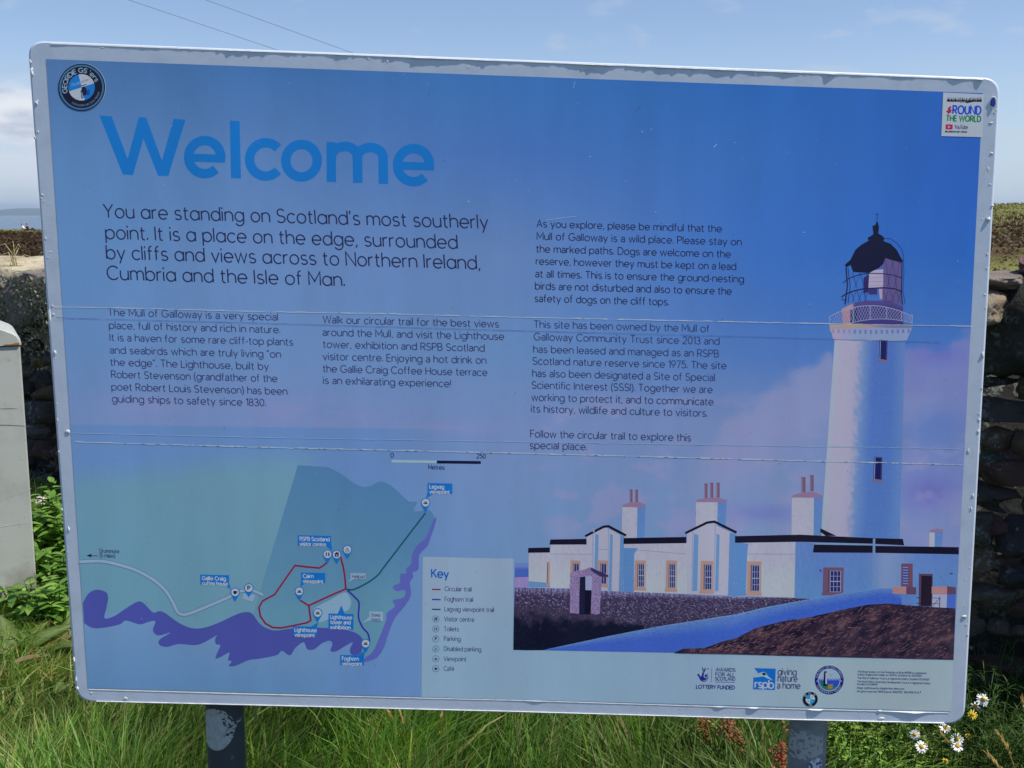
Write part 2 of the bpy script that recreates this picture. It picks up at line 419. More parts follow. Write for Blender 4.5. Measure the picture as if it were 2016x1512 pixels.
WA = Vector((-8.6, wall_y(-8.6), 0)); WB = Vector((2.9, wall_y(2.9), 0))
WL = (WB - WA).length; wu = (WB - WA) / WL; wn_ = Vector((wu.y, -wu.x, 0))     # wn_ points at the camera side
def stone_vs(cx, cz, sx, sy, sz, seed, depth, tilt=0.0, k=16.0, amp=0.055, nsub=8, cuts=8):
    """one squared, chipped stone in wall coordinates (along, out, up)"""
    vs = []; idx = {}; fs = []; rr_ = random.Random(seed)
    pl = []
    for _ in range(cuts):
        f_ = 1.0 if _ % 3 else 0.25
        nv = Vector((rr_.uniform(-.6, .6), f_, rr_.uniform(-.6, .6) if f_ == 1 else rr_.choice((-1, 1)) * rr_.uniform(.3, 1))).normalized()
        pl.append((nv, rr_.uniform(0.84, 1.10) if f_ == 1 else rr_.uniform(1.0, 1.25)))
    def vert(i, j, kk):
        key = (i, j, kk)
        if key in idx: return idx[key]
        p = Vector((2 * i / nsub - 1, 2 * j / nsub - 1, 2 * kk / nsub - 1))
        p = p / (abs(p.x) ** k + abs(p.y) ** k + abs(p.z) ** k) ** (1 / k)
        for nv, d_ in pl:
            e_ = p.dot(nv) - d_
            if e_ > 0: p = p - nv * e_
        q = p + Vector((seed * 3.7, seed * 1.3, seed * 2.3))
        p = p * (1 + amp * (1.2 * noise.noise(q * 1.3) + 0.8 * noise.noise(q * 3.1) + 0.6 * noise.noise(q * 7.0)))
        x, y, z = p.x * sx, p.y * sy, p.z * sz
        if tilt: x, z = x * math.cos(tilt) - z * math.sin(tilt), x * math.sin(tilt) + z * math.cos(tilt)
        w = WA + wu * (cx + x) + wn_ * (depth + y) + Vector((0, 0, cz + z))
        idx[key] = len(vs); vs.append(w); return idx[key]
    r_ = range(nsub)
    for i in r_:
        for j in r_:
            fs.append((vert(i, j, 0), vert(i, j + 1, 0), vert(i + 1, j + 1, 0), vert(i + 1, j, 0)))
            fs.append((vert(i, j, nsub), vert(i + 1, j, nsub), vert(i + 1, j + 1, nsub), vert(i, j + 1, nsub)))
            fs.append((vert(i, 0, j), vert(i + 1, 0, j), vert(i + 1, 0, j + 1), vert(i, 0, j + 1)))
            fs.append((vert(i, nsub, j), vert(i, nsub, j + 1), vert(i + 1, nsub, j + 1), vert(i + 1, nsub, j)))
            fs.append((vert(0, i, j), vert(0, i, j + 1), vert(0, i + 1, j + 1), vert(0, i + 1, j)))
            fs.append((vert(nsub, i, j), vert(nsub, i + 1, j), vert(nsub, i + 1, j + 1), vert(nsub, i, j + 1)))
    return vs, fs
rw = random.Random(11)
tones = [(0.065, 0.06, 0.058), (0.085, 0.078, 0.066), (0.12, 0.088, 0.06), (0.085, 0.05, 0.042), (0.10, 0.096, 0.092), (0.055, 0.055, 0.06)]
wall = empty('stone_wall', WA, 'rough dry stone wall behind the board, dark face with lichen patches', 'wall')
core = MB()
def wp(s_, o_, z_): return WA + wu * s_ + wn_ * o_ + Vector((0, 0, z_))
cs = [wp(s_, o_, z_) - WA for s_ in (0, WL) for o_ in (-0.50, -0.045) for z_ in (-0.2, 1.16)]
core.add(cs, [(0, 1, 3, 2), (4, 6, 7, 5), (0, 4, 5, 1), (2, 3, 7, 6), (1, 5, 7, 3), (0, 2, 6, 4)], (0.03, 0.03, 0.03))
st = MB(); z = 0.0; course = 0
while z < 1.10:
    hgt = rw.uniform(0.07, 0.13); s_ = -rw.random() * 0.2
    while s_ < WL:
        L_ = rw.uniform(0.11, 0.32)
        vs, fs = stone_vs(s_ + L_ / 2, z + hgt / 2 + rw.uniform(-0.015, 0.015), L_ / 2 * 1.02, 0.16, hgt / 2 * 1.04, rw.random() * 40, -0.14 + rw.uniform(-0.035, 0.03), rw.uniform(-0.06, 0.06))
        t_ = rw.choice(tones); f_ = rw.uniform(0.75, 1.2)
        st.add([v - WA for v in vs], fs, tuple(x * f_ for x in t_)); s_ += L_ + rw.uniform(0.0, 0.012)
    z += hgt + 0.004; course += 1
core.build('core', STONE, wall)
for _ in range(950):                 # small packing stones in the joints
    r_ = rw.uniform(0.02, 0.05); vs, fs = stone_vs(rw.uniform(0, WL), rw.uniform(0.0, 1.12), r_ * rw.uniform(1, 1.8), 0.07, r_ * rw.uniform(.5, .9), rw.random() * 40, -0.10 + rw.uniform(-0.02, 0.035), rw.uniform(-.5, .5), 6, 0.1, 5)
    t_ = rw.choice(tones); st.add([v - WA for v in vs], fs, tuple(x * rw.uniform(.7, 1.4) for x in t_))
st.build('stonework', STONE, wall, smooth=False)
cp = MB(); s_ = 0.0
def along(x, y, o_=0.0):            # place along the wall seen at a photo pixel column
    d = ray(x, y); k = d.x / d.y
    Yw = (6.0 - 0.65 * 2.4) / (1 + 0.65 * k)
    p = Vector((k * Yw, Yw, 0)); return (p - WA).dot(wu)
sl0, sl1 = 0.0, along(430, 520)
s_ = 0.0
while s_ < WL:
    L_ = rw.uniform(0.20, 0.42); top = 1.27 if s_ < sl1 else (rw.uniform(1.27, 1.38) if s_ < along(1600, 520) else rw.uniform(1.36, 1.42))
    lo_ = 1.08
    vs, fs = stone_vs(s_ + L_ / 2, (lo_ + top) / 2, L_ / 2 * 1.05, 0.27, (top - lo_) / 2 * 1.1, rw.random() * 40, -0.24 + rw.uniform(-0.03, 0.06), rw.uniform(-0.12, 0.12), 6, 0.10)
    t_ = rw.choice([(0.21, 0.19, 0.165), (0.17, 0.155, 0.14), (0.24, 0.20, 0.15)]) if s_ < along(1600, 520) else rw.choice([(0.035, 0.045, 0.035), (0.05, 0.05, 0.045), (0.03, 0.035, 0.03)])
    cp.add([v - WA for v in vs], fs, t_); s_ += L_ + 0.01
# the tan boulder standing proud by the right edge of the board, and a few proud stones on the left
for (pxx, zz_, sx, sz, dep, col) in ((1938, 1.315, 0.075, 0.055, 0.13, (0.34, 0.26, 0.17)), (1946, 1.392, 0.10, 0.026, 0.06, (0.25, 0.20, 0.17)), (66, 1.10, 0.17, 0.13, 0.10, (0.22, 0.20, 0.16)), (20, 1.14, 0.13, 0.10, 0.07, (0.20, 0.19, 0.15)), (78, 1.235, 0.16, 0.05, 0.06, (0.24, 0.21, 0.19)), (2016, 1.44, 0.028, 0.03, -0.1, (0.24, 0.14, 0.15))):
    vs, fs = stone_vs(along(pxx, 560), zz_, sx, 0.16, sz, rw.random() * 40, dep - 0.08, rw.uniform(-0.1, 0.1), 4.5, 0.10, 14)
    cp.add([v - WA for v in vs], fs, col)
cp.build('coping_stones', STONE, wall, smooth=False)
# sloping lime capping along the left stretch
nsx, nsy = 190, 10; vs = []; fs = []
for i in range(nsx + 1):
    s_ = sl0 + (sl1 - sl0) * i / nsx
    for j in range(nsy + 1):
        o_ = -0.52 + 0.56 * j / nsy
        e = 0.035 * noise.noise(Vector((s_ * 3.1, o_ * 3, 1))) + 0.015 * noise.noise(Vector((s_ * 11, o_ * 11, 4)))
        edge = 0.05 * noise.noise(Vector((s_ * 4.3, 8.8, 0))) if j == nsy else 0
        vs.append(wp(s_, o_ + edge, 1.338 - 0.045 * (j / nsy) ** 2 + 0.55 * e) - WA)
for i in range(nsx):
    for j in range(nsy):
        a_ = i * (nsy + 1) + j; fs.append((a_, a_ + nsy + 1, a_ + nsy + 2, a_ + 1))
b0 = len(vs)
for i in range(nsx + 1): vs.append(vs[i * (nsy + 1) + nsy] + Vector((0, 0, -0.07)))
for i in range(nsx):
    a_ = i * (nsy + 1) + nsy; fs.append((a_, a_ + nsy + 1, b0 + i + 1, b0 + i))
capm = MB(); capm.add(vs, fs); capm.build('capping', CAP, wall, smooth=True)
# bushy grey-green lichen on the upper left stones
n = 16000
ss = rg.uniform(along(-150, 560), along(150, 560), n); zz_ = 1.25 - np.abs(rg.normal(0, 0.16, n)); oo = rg.uniform(0.0, 0.17, n)
keep = np.array([noise.noise(Vector((a * 6, b * 7, 2.2))) > -0.12 for a, b in zip(ss, zz_)])
ss, zz_, oo = ss[keep], zz_[keep], oo[keep]; n = len(ss)
P = np.array([tuple(wp(a, b, c_)) for a, b, c_ in zip(ss, oo, zz_)])
an = rg.uniform(0, 6.28, n); hh = rg.uniform(0.010, 0.028, n)
lc = np.array([0.29, 0.275, 0.205]) * rg.uniform(0.5, 1.4, (n, 1))
lo = blades('lichen_tufts', P - np.array(WA), hh, rg.uniform(0.008, 0.018, n), np.stack([np.cos(an) * 0.012, -np.abs(np.sin(an)) * 0.012, np.zeros(n)], 1), rg.uniform(-1, 1, n), lc.astype(np.float32), 'stuff', segs=2, mat=PETAL)
lo.parent = wall

# ------------------------------------------------------------------ grey utility cabinet
g = MT('cabinet_paint', 0.45, 0.5)
p0 = g.pos(); d1 = g.noise(5, 8, 0.62); d2 = g.noise(40, 6)
c = g.mix(g.rng(d1, 0.40, 0.72), (0.46, 0.47, 0.43), (0.36, 0.36, 0.32))
c = g.mix(g.math('MULTIPLY', g.rng(d2, 0.60, 0.72), 0.5), c, (0.25, 0.23, 0.20))
c = g.mix(g.math('MULTIPLY', g.rng(p0[2], 0.35, 0.0), g.rng(d1, 0.35, 0.6)), c, (0.27, 0.24, 0.21))
g.base(c); g.rough(g.rng(d1, 0.3, 0.7, 0.38, 0.6)); CAB = g.m
g = MT('rust', 0.85, 0.2); g.base(g.mix(g.noise(60, 5), (0.20, 0.07, 0.02), (0.42, 0.19, 0.06))); RUST = g.m
CY = 4.25
pr = at(61, 900, CY); seam = at(50, 679, CY).z; CR = pr.x - 0.012; CWD = 0.78; CD = 0.42
CROT = R(27)
cab = empty('utility_cabinet', (CR - CWD / 2 * math.cos(CROT), CY - CWD / 2 * math.sin(CROT), 0), 'grey painted metal cabinet with pitched lid and rusty lid corner', 'cabinet')
def box_bm(x0, x1, y0, y1, z0, z1, bev=0.01, seg=3):
    bm = bmesh.new(); bmesh.ops.create_cube(bm, size=1)
    for v in bm.verts:
        v.co = Vector(((x0 + x1) / 2 + v.co.x * (x1 - x0), (y0 + y1) / 2 + v.co.y * (y1 - y0), (z0 + z1) / 2 + v.co.z * (z1 - z0)))
    if bev: bmesh.ops.bevel(bm, geom=bm.edges[:], offset=bev, segments=seg, affect='EDGES', profile=0.5)
    return bm
cab.rotation_euler = (0, 0, CROT)
from_bm('body', box_bm(-CWD / 2, CWD / 2, 0, CD, 0.0, seam - 0.004, 0.006), CAB, cab, False)
from_bm('plinth', box_bm(-CWD / 2 + 0.03, CWD / 2 - 0.03, 0.03, CD - 0.02, -0.1, 0.02, 0.004), new_mat('plinth_concrete', (0.25, 0.25, 0.23), 0.9), cab)
# lid: arched section swept front to back
prof = []; hw = CWD / 2 + 0.004; zb = seam
for (fx, fz) in ((1.0, 0.0), (1.0, 0.010), (0.992, 0.024), (0.975, 0.036), (0.94, 0.047), (0.87, 0.060), (0.74, 0.080), (0.5, 0.112), (0.2, 0.145), (0, 0.158)):
    prof.append((hw * fx, zb + fz))
prof = prof + [(-x, z_) for x, z_ in prof[-2::-1]]
bm = bmesh.new(); y0, y1 = -0.007, CD + 0.007; rings = []
for yv, ins in ((y0, 0.008), (y0 + 0.008, 0.0), (y1 - 0.008, 0.0), (y1, 0.008)):
    rings.append([bm.verts.new((x * (1 - ins / hw), yv, zb + (z_ - zb) * (1 - ins / 0.16))) for x, z_ in prof])
for r0, r1 in zip(rings, rings[1:]):
    for i in range(len(prof) - 1): bm.faces.new((r0[i], r0[i + 1], r1[i + 1], r1[i]))
    bm.faces.new((r0[-1], r0[0], r1[0], r1[-1]))
bm.faces.new(rings[0][::-1]); bm.faces.new(rings[-1])
bmesh.ops.recalc_face_normals(bm, faces=bm.faces[:])
lid = from_bm('lid', bm, CAB, cab, False)
rs = MB()
for i in range(7):
    x0 = hw - 0.006 - i * 0.0085; hh_ = 0.010 * (1 - i / 8) + 0.003 * rw.random()
    rs.add([(x0 - 0.011, y0 - 0.0012, zb + 0.0005), (x0, y0 - 0.0012, zb + 0.0005), (x0 - 0.002, y0 - 0.0012, zb + hh_), (x0 - 0.009, y0 - 0.0012, zb + hh_ * rw.uniform(0.6, 1))], [(0, 1, 2, 3)])
rs.build('rust_patch', RUST, lid)
sc = MB()
def scratch(p, q_, w_, bow=0.0):
    pts = []
    for i in range(9):
        t_ = i / 8; v = at(*p, CY).lerp(at(*q_, CY), t_); v.z += bow * 4 * t_ * (1 - t_); pts.append(Vector(((v.x - CR) / math.cos(CROT) + CWD / 2, 0, v.z)))
    vs = []
    for i, v in enumerate(pts):
        ww = w_ * (0.4 + 0.6 * math.sin(math.pi * (i + 0.5) / 9)); vs += [(v.x, -0.0008, v.z - ww), (v.x, -0.0008, v.z + ww)]
    sc.add(vs, [(2 * i, 2 * i + 2, 2 * i + 3, 2 * i + 1) for i in range(8)])
SCD = new_mat('scuff_dark', (0.16, 0.16, 0.16), 0.7); SCP = new_mat('scratch_pale', (0.62, 0.62, 0.60), 0.6)
for a_ in (((-40, 829), (58, 840), 0.0012, 0.004, SCD), ((8, 801), (37, 803), 0.0010, 0, SCD), ((-30, 1033), (57, 1028), 0.0012, 0.002, SCP), ((20, 975), (62, 962), 0.0008, 0, SCP)):
    sc = MB(); scratch(*a_[:4]); sc.build('scratch_mark', a_[4], cab)

# ------------------------------------------------------------------ overhead wires
WIRE = new_mat('wire_rubber', (0.03, 0.03, 0.035), 0.6)
for (a_, ya, b_, yb, lab, sag) in (((120, -45), 22, (1500, 420), 190, 'thin overhead wire crossing the sky, the lower left of two', 0.3), ((290, -42), 22, (1560, 418), 190, 'thin overhead wire crossing the sky, the upper right of two', 0.3)):
    p, q_ = at(*a_, ya), at(*b_, yb); pts = []
    for i in range(60):
        t_ = (i / 59) ** 1.6; v = p.lerp(q_, t_); pts.append(v - p)
    m_ = MB(); m_.tube(pts, [0.0035 + 0.02 * (i / 59) ** 1.6 for i in range(60)], 5)
    o = m_.build('overhead_wire', WIRE, None, True); o.location = p; tag(o, lab, 'wire', 'overhead wires')

# ------------------------------------------------------------------ two people resting on the skyline
def skin_obj(name, joints, edges, mat, parent, sub=2, root=0):
    me = bpy.data.meshes.new(name); me.from_pydata([j[0] for j in joints], edges, [])
    o = link_mesh(name, me, mat, parent)
    md = o.modifiers.new('skin', 'SKIN'); md.use_smooth_shade = True
    for i, j in enumerate(joints): me.skin_vertices[0].data[i].radius = (j[1], j[1])
    me.skin_vertices[0].data[root].use_root = True
    sd = o.modifiers.new('sub', 'SUBSURF'); sd.levels = sub; sd.render_levels = sub
    return o
SKIN = new_mat('skin', (0.55, 0.27, 0.19), 0.6)
def person(px_, Yp, face, label, shirt, trousers, hat, lean):
    b = at(px_, 440, Yp); b.z = float(terrain(b.x, b.y))
    e = empty('person', b, label, 'person'); e.rotation_euler = (0, 0, face)
    J = [((0, 0, 0.14), 0.125), ((0, -0.05 * lean, 0.36), 0.125), ((0, -0.16 * lean, 0.56), 0.15), ((0, -0.20 * lean, 0.68), 0.055), ((0, -0.22 * lean, 0.80), 0.098), ((0, -0.23 * lean, 0.90), 0.075),
         ((0.17, -0.17 * lean, 0.60), 0.06), ((0.24, -0.02, 0.38), 0.048), ((0.20, 0.20, 0.34), 0.036), ((0.17, 0.29, 0.34), 0.03),
         ((-0.17, -0.17 * lean, 0.60), 0.06), ((-0.26, -0.20, 0.36), 0.048), ((-0.25, -0.34, 0.10), 0.036), ((-0.25, -0.38, 0.03), 0.03),
         ((0.11, 0.06, 0.13), 0.095), ((0.14, 0.44, 0.42), 0.066), ((0.14, 0.66, 0.07), 0.042), ((0.14, 0.80, 0.04), 0.035),
         ((-0.11, 0.06, 0.13), 0.095), ((-0.14, 0.47, 0.34), 0.066), ((-0.14, 0.80, 0.07), 0.042), ((-0.14, 0.94, 0.05), 0.035)]
    E = [(0, 1), (1, 2), (2, 3), (3, 4), (4, 5), (2, 6), (6, 7), (7, 8), (8, 9), (2, 10), (10, 11), (11, 12), (12, 13), (0, 14), (14, 15), (15, 16), (16, 17), (0, 18), (18, 19), (19, 20), (20, 21)]
    skin_obj('body', J, E, SKIN, e)
    gr = lambda k_, f: (J[k_][0], J[k_][1] * f + 0.012)
    skin_obj('shirt', [gr(0, 1.0), gr(1, 1.05), gr(2, 1.05), gr(6, 1.1), gr(7, 1.1), gr(10, 1.1), gr(11, 1.1)], [(0, 1), (1, 2), (2, 3), (3, 4), (2, 5), (5, 6)], shirt, e)
    skin_obj('trousers', [gr(0, 1.08), gr(14, 1.05), gr(15, 1.08), gr(16, 1.15), gr(18, 1.05), gr(19, 1.08), gr(20, 1.15)], [(0, 1), (1, 2), (2, 3), (0, 4), (4, 5), (5, 6)], trousers, e)
    m_ = MB(); m_.ball((0, -0.235 * lean - 0.01, 0.87), 0.108, 0.115, 0.10, 14, 10); m_.build('hair', hat, e, True)
    m_ = MB(); m_.ball((0, -0.21 * lean + 0.095, 0.80), 0.016, 0.028, 0.022, 8, 6); m_.ball((0.037, -0.21 * lean + 0.083, 0.825), 0.012, 0.01, 0.009, 6, 5); m_.ball((-0.037, -0.21 * lean + 0.083, 0.825), 0.012, 0.01, 0.009, 6, 5)
    m_.build('face', SKIN, e, True)
WHITE = new_mat('white_cotton', (0.8, 0.8, 0.8), 0.8); NAVY = new_mat('dark_cloth', (0.03, 0.035, 0.05), 0.85)
person(47, 126, R(-75), 'person in a white top sitting on the moor skyline', WHITE, NAVY, new_mat('red_hair', (0.35, 0.13, 0.08), 0.8), 0.9)
person(55, 127.5, R(-60), 'person in dark clothes sitting on the moor skyline', NAVY, NAVY, new_mat('brown_hair', (0.22, 0.10, 0.07), 0.8), 0.6)

# ------------------------------------------------------------------ plants
def leaf_mb(m, base, d, up, L_, wd, col, curl=0.3, fold=0.25, seg=6, mid=None):
    """a pointed leaf: base point, direction, facing, length, width"""
    d = d.normalized(); sd = d.cross(up).normalized(); up = sd.cross(d).normalized()
    vs = []; cs_ = []
    for i in range(seg + 1):
        t_ = i / seg; c_ = base + d * (L_ * t_) - up * (L_ * curl * t_ * t_)
        wv = wd * 0.5 * math.sin(math.pi * min(1, (t_ * 0.93 + 0.07)) ** 0.75) if i < seg else 0
        vs += [c_ - sd * wv + up * wv * fold, c_, c_ + sd * wv + up * wv * fold]
        cs_ += [col, mid or tuple(x * 1.25 for x in col), col]
    fs = []
    for i in range(seg):
        a_ = 3 * i; fs += [(a_, a_ + 1, a_ + 4, a_ + 3), (a_ + 1, a_ + 2, a_ + 5, a_ + 4)]
    m.add(vs, fs, cs_)
rp = random.Random(5)
GREENS = [(0.10, 0.21, 0.032), (0.15, 0.28, 0.05), (0.20, 0.34, 0.07), (0.07, 0.15, 0.028)]
def jit(c, a=0.2): f_ = rp.uniform(1 - a, 1 + a); return tuple(x * f_ for x in c)
def leafy_plant(loc, h, spread, stems, lab, name, cat, group=None, leafL=0.098, leafW=0.046, pal=GREENS, pitch=0.045):
    e = empty(name, loc, lab, cat, group)
    sm = MB(); lm = MB()
    for k in range(stems):
        az = rp.uniform(0, 6.28); r0 = spread * rp.random() ** 0.6; hh_ = h * rp.uniform(0.6, 1.05)
        b = Vector((math.cos(az) * r0, math.sin(az) * r0, -0.02)); tipo = Vector((math.cos(az), math.sin(az), 0)) * hh_ * rp.uniform(0.05, 0.35)
        pts = [b + tipo * (t_ * t_) + Vector((0, 0, hh_ * t_)) for t_ in (0, .25, .5, .75, 1)]
        sm.tube(pts, [0.003, 0.0028, 0.0024, 0.002, 0.0012], 5, jit((0.09, 0.12, 0.03)))
        nn = max(3, int(hh_ / pitch)); a0_ = rp.uniform(0, 6.28)
        for i in range(nn):
            t_ = 0.18 + 0.82 * (i + 0.5) / nn; c_ = b + tipo * (t_ * t_) + Vector((0, 0, hh_ * t_)); a0_ += 1.6 + rp.uniform(-.3, .3)
            sc_ = (1.1 - 0.55 * t_) * rp.uniform(0.75, 1.2)
            for sgn in (0, math.pi):
                dv = Vector((math.cos(a0_ + sgn), math.sin(a0_ + sgn), rp.uniform(0.0, 0.7)))
                leaf_mb(lm, c_, dv, Vector((0, 0, 1)), leafL * sc_, leafW * sc_, jit(rp.choice(pal)), rp.uniform(0.15, 0.5))
    sm.build('stems', LEAF, e, True); lm.build('leaves', LEAF, e, True); return e
def gpt(x, y): return at_ground(x, y)
# weeds between cabinet and board
for (x, Yp, h, st_, lab) in ((100, 4.75, 0.42, 30, 'tall leafy weed in sunlight between cabinet and board, the topmost clump'), (82, 4.62, 0.36, 26, 'leafy weed pressed against the right side of the cabinet'), (122, 4.45, 0.30, 26, 'leafy weed beside the left edge of the board, half way down'),
                             (72, 4.15, 0.20, 22, 'low leafy weed in front of the bottom corner of the cabinet'), (105, 4.1, 0.22, 22, 'low leafy weed just above the broad dock leaves'), (150, 4.7, 0.40, 24, 'leafy weed mostly hidden behind the left edge of the board')):
    b = at(x, 1100, Yp); b.z = 0
    leafy_plant(b, h, 0.13, st_, lab, 'leafy_weed', 'weed', 'leafy weeds beside the cabinet')
def dock(loc, n, L_, lab, face, red=False):
    e = empty('dock_plant', loc, lab, 'plant', 'broad leaved docks'); 
    for k in range(n):
        m_ = MB(); az = face + (k - (n - 1) / 2) * 0.95 + rp.uniform(-.2, .2); l_ = L_ * rp.uniform(0.75, 1.1)
        d = Vector((math.cos(az), math.sin(az), rp.uniform(0.5, 1.1)))
        leaf_mb(m_, Vector((0, 0, 0.02)), d, Vector((0, -0.3, 1)), l_, l_ * 0.36, jit((0.075, 0.145, 0.03) if not (red and k == 1) else (0.22, 0.13, 0.06)), rp.uniform(0.15, 0.4), 0.12, 12, (0.22, 0.28, 0.10))
        m_.build('leaf', LEAF, e, True)
dock(gpt(33, 1300), 4, 0.24, 'dock with a broad pale ribbed leaf below the cabinet, leftmost', 1.9)
dock(gpt(88, 1300), 4, 0.19, 'dock with brown edged leaves, between two greener docks', 1.2, True)
dock(gpt(118, 1292), 4, 0.21, 'dock leaning against the lower left edge of the board', 0.4)
dock(gpt(110, 1376), 2, 0.09, 'small round leaf in the turf near the lower left board corner', 0.9)
for (x, y, lab) in ((60, 1338, 'brown withered leaf lying on the grass at lower left'),):
    o = MB(); leaf_mb(o, Vector((0, 0, 0)), Vector((0.9, 0.55, 0.12)), Vector((0, -0.2, 1)), 0.12, 0.03, (0.24, 0.16, 0.09), 0.1, 0.5, 8)
    o = o.build('withered_leaf', LEAF, None, True); o.location = gpt(x - 30, y + 8) + Vector((0, 0, 0.075)); tag(o, lab, 'leaf')
# bright small-leaved weeds at the lower right
for (x, y, h, st_, lab) in ((1690, 1462, 0.17, 26, 'bright small leaved weed right of the right post'), (1745, 1450, 0.16, 26, 'bright small leaved weed below the small print, beside a bigger leaf'), (1705, 1515, 0.15, 24, 'bright small leaved weed at the bottom edge right of the post'), (1775, 1512, 0.14, 22, 'bright small leaved weed at the bottom edge left of the daisies'), (1650, 1440, 0.18, 18, 'bright weed touching the right side of the right post'), (1810, 1500, 0.12, 20, 'low weed underneath the daisies')):
    leafy_plant(gpt(x, y), h, 0.10, st_, lab, 'small_leaved_weed', 'weed', 'small leaved weeds right of the post', 0.026, 0.015, [(0.16, 0.29, 0.04), (0.24, 0.37, 0.07), (0.11, 0.21, 0.035)], 0.022)
# feathery mayweed foliage and its flowers
def feathery(loc, h, spread, stems, lab, dark=False):
    e = empty('mayweed_plant', loc, lab, 'plant', 'feathery mayweed clumps'); m_ = MB()
    for k in range(stems):
        az = rp.uniform(0, 6.28); r0 = spread * rp.random() ** 0.6; hh_ = h * rp.uniform(0.5, 1.05)
        b = Vector((math.cos(az) * r0, math.sin(az) * r0, -0.01)); tp = Vector((math.cos(az), math.sin(az), 0)) * hh_ * rp.uniform(0.1, 0.5)
        pts = [b + tp * t_ * t_ + Vector((0, 0, hh_ * t_)) for t_ in (0, .33, .66, 1)]
        m_.tube(pts, [0.002, 0.0018, 0.0014, 0.001], 4, (0.07, 0.12, 0.03))
        for i in range(int(hh_ / 0.012)):
            t_ = rp.uniform(0.15, 1); c_ = b + tp * t_ * t_ + Vector((0, 0, hh_ * t_)); a2 = rp.uniform(0, 6.28)
            d = Vector((math.cos(a2), math.sin(a2), rp.uniform(0.1, 1))).normalized()
            leaf_mb(m_, c_, d, Vector((0, 0, 1)), rp.uniform(0.02, 0.045), 0.0028, jit((0.06, 0.12, 0.025), 0.3), 0.3, 0, 2)
    m_.build('foliage', LEAF, e, False)
for (x, y, h, lab) in ((1870, 1500, 0.21, 'feathery mayweed clump holding up the white daisies below the board corner'), (1925, 1490, 0.22, 'feathery mayweed clump in half shade right of the board corner'), (1940, 1400, 0.24, 'dark feathery mayweed clump in the shade of the wall, nearest the board'), (1985, 1410, 0.25, 'dark feathery mayweed clump at the right edge of the picture'), (1965, 1340, 0.26, 'dark feathery mayweed clump at the foot of the wall'), (1915, 1345, 0.26, 'dark feathery mayweed clump behind the board corner at the wall foot'), (2010, 1480, 0.2, 'feathery mayweed clump at the lower right corner of the picture'), (80, 1065, 0.30, 'mayweed in shadow between cabinet and board')):
    b = gpt(x, y)
    feathery(b, h, 0.19, 60 if x > 1500 else 30, lab)
def daisy(c, facing, r, label, petals=15, yellow=False, drop=0.0, bud=False):
    hgt = max(0.05, c.z)
    e = empty('daisy', (c.x, c.y, 0), label, 'flower', 'mayweed daisies'); f_ = facing.normalized(); base = Vector((0, 0, c.z))
    q_ = f_.to_track_quat('Z', 'Y').to_matrix()
    m_ = MB(); m_.tube([Vector((rp.uniform(-.03, .03), rp.uniform(0, .05), -0.02)), Vector((0.008, 0.012, hgt * 0.55)), base - f_ * 0.012, base - f_ * 0.002], [0.0016, 0.0014, 0.0012, 0.002], 5, (0.09, 0.13, 0.03)); m_.build('stem', LEAF, e, True)
    m_ = MB(); m_.ball(base, r * 0.36, r * 0.36, r * 0.30, 12, 8, (0.62, 0.38, 0.02) if not bud else (0.30, 0.30, 0.04), q_); m_.build('disc', PETAL, e, True)
    if not bud:
        m_ = MB()
        for k in range(petals):
            a_ = 2 * math.pi * (k + rp.uniform(-.2, .2)) / petals; d = q_ @ Vector((math.cos(a_), math.sin(a_), -drop + rp.uniform(-.15, .1)))
            l_ = r * rp.uniform(0.62, 0.8); b = base + d.normalized() * r * 0.26
            sd = d.cross(f_).normalized(); vs = []
            for t_, wv in ((0, .05), (.35, .11), (.75, .12), (1.0, .06)):
                cc = b + d.normalized() * l_ * t_ + f_ * r * (0.05 * math.sin(3 * t_)); vs += [cc - sd * r * wv, cc + sd * r * wv]
            m_.add(vs, [(0, 1, 3, 2), (2, 3, 5, 4), (4, 5, 7, 6)], (0.80, 0.80, 0.78) if not yellow else (0.66, 0.50, 0.05))
        m_.build('petals', PETAL, e, False)
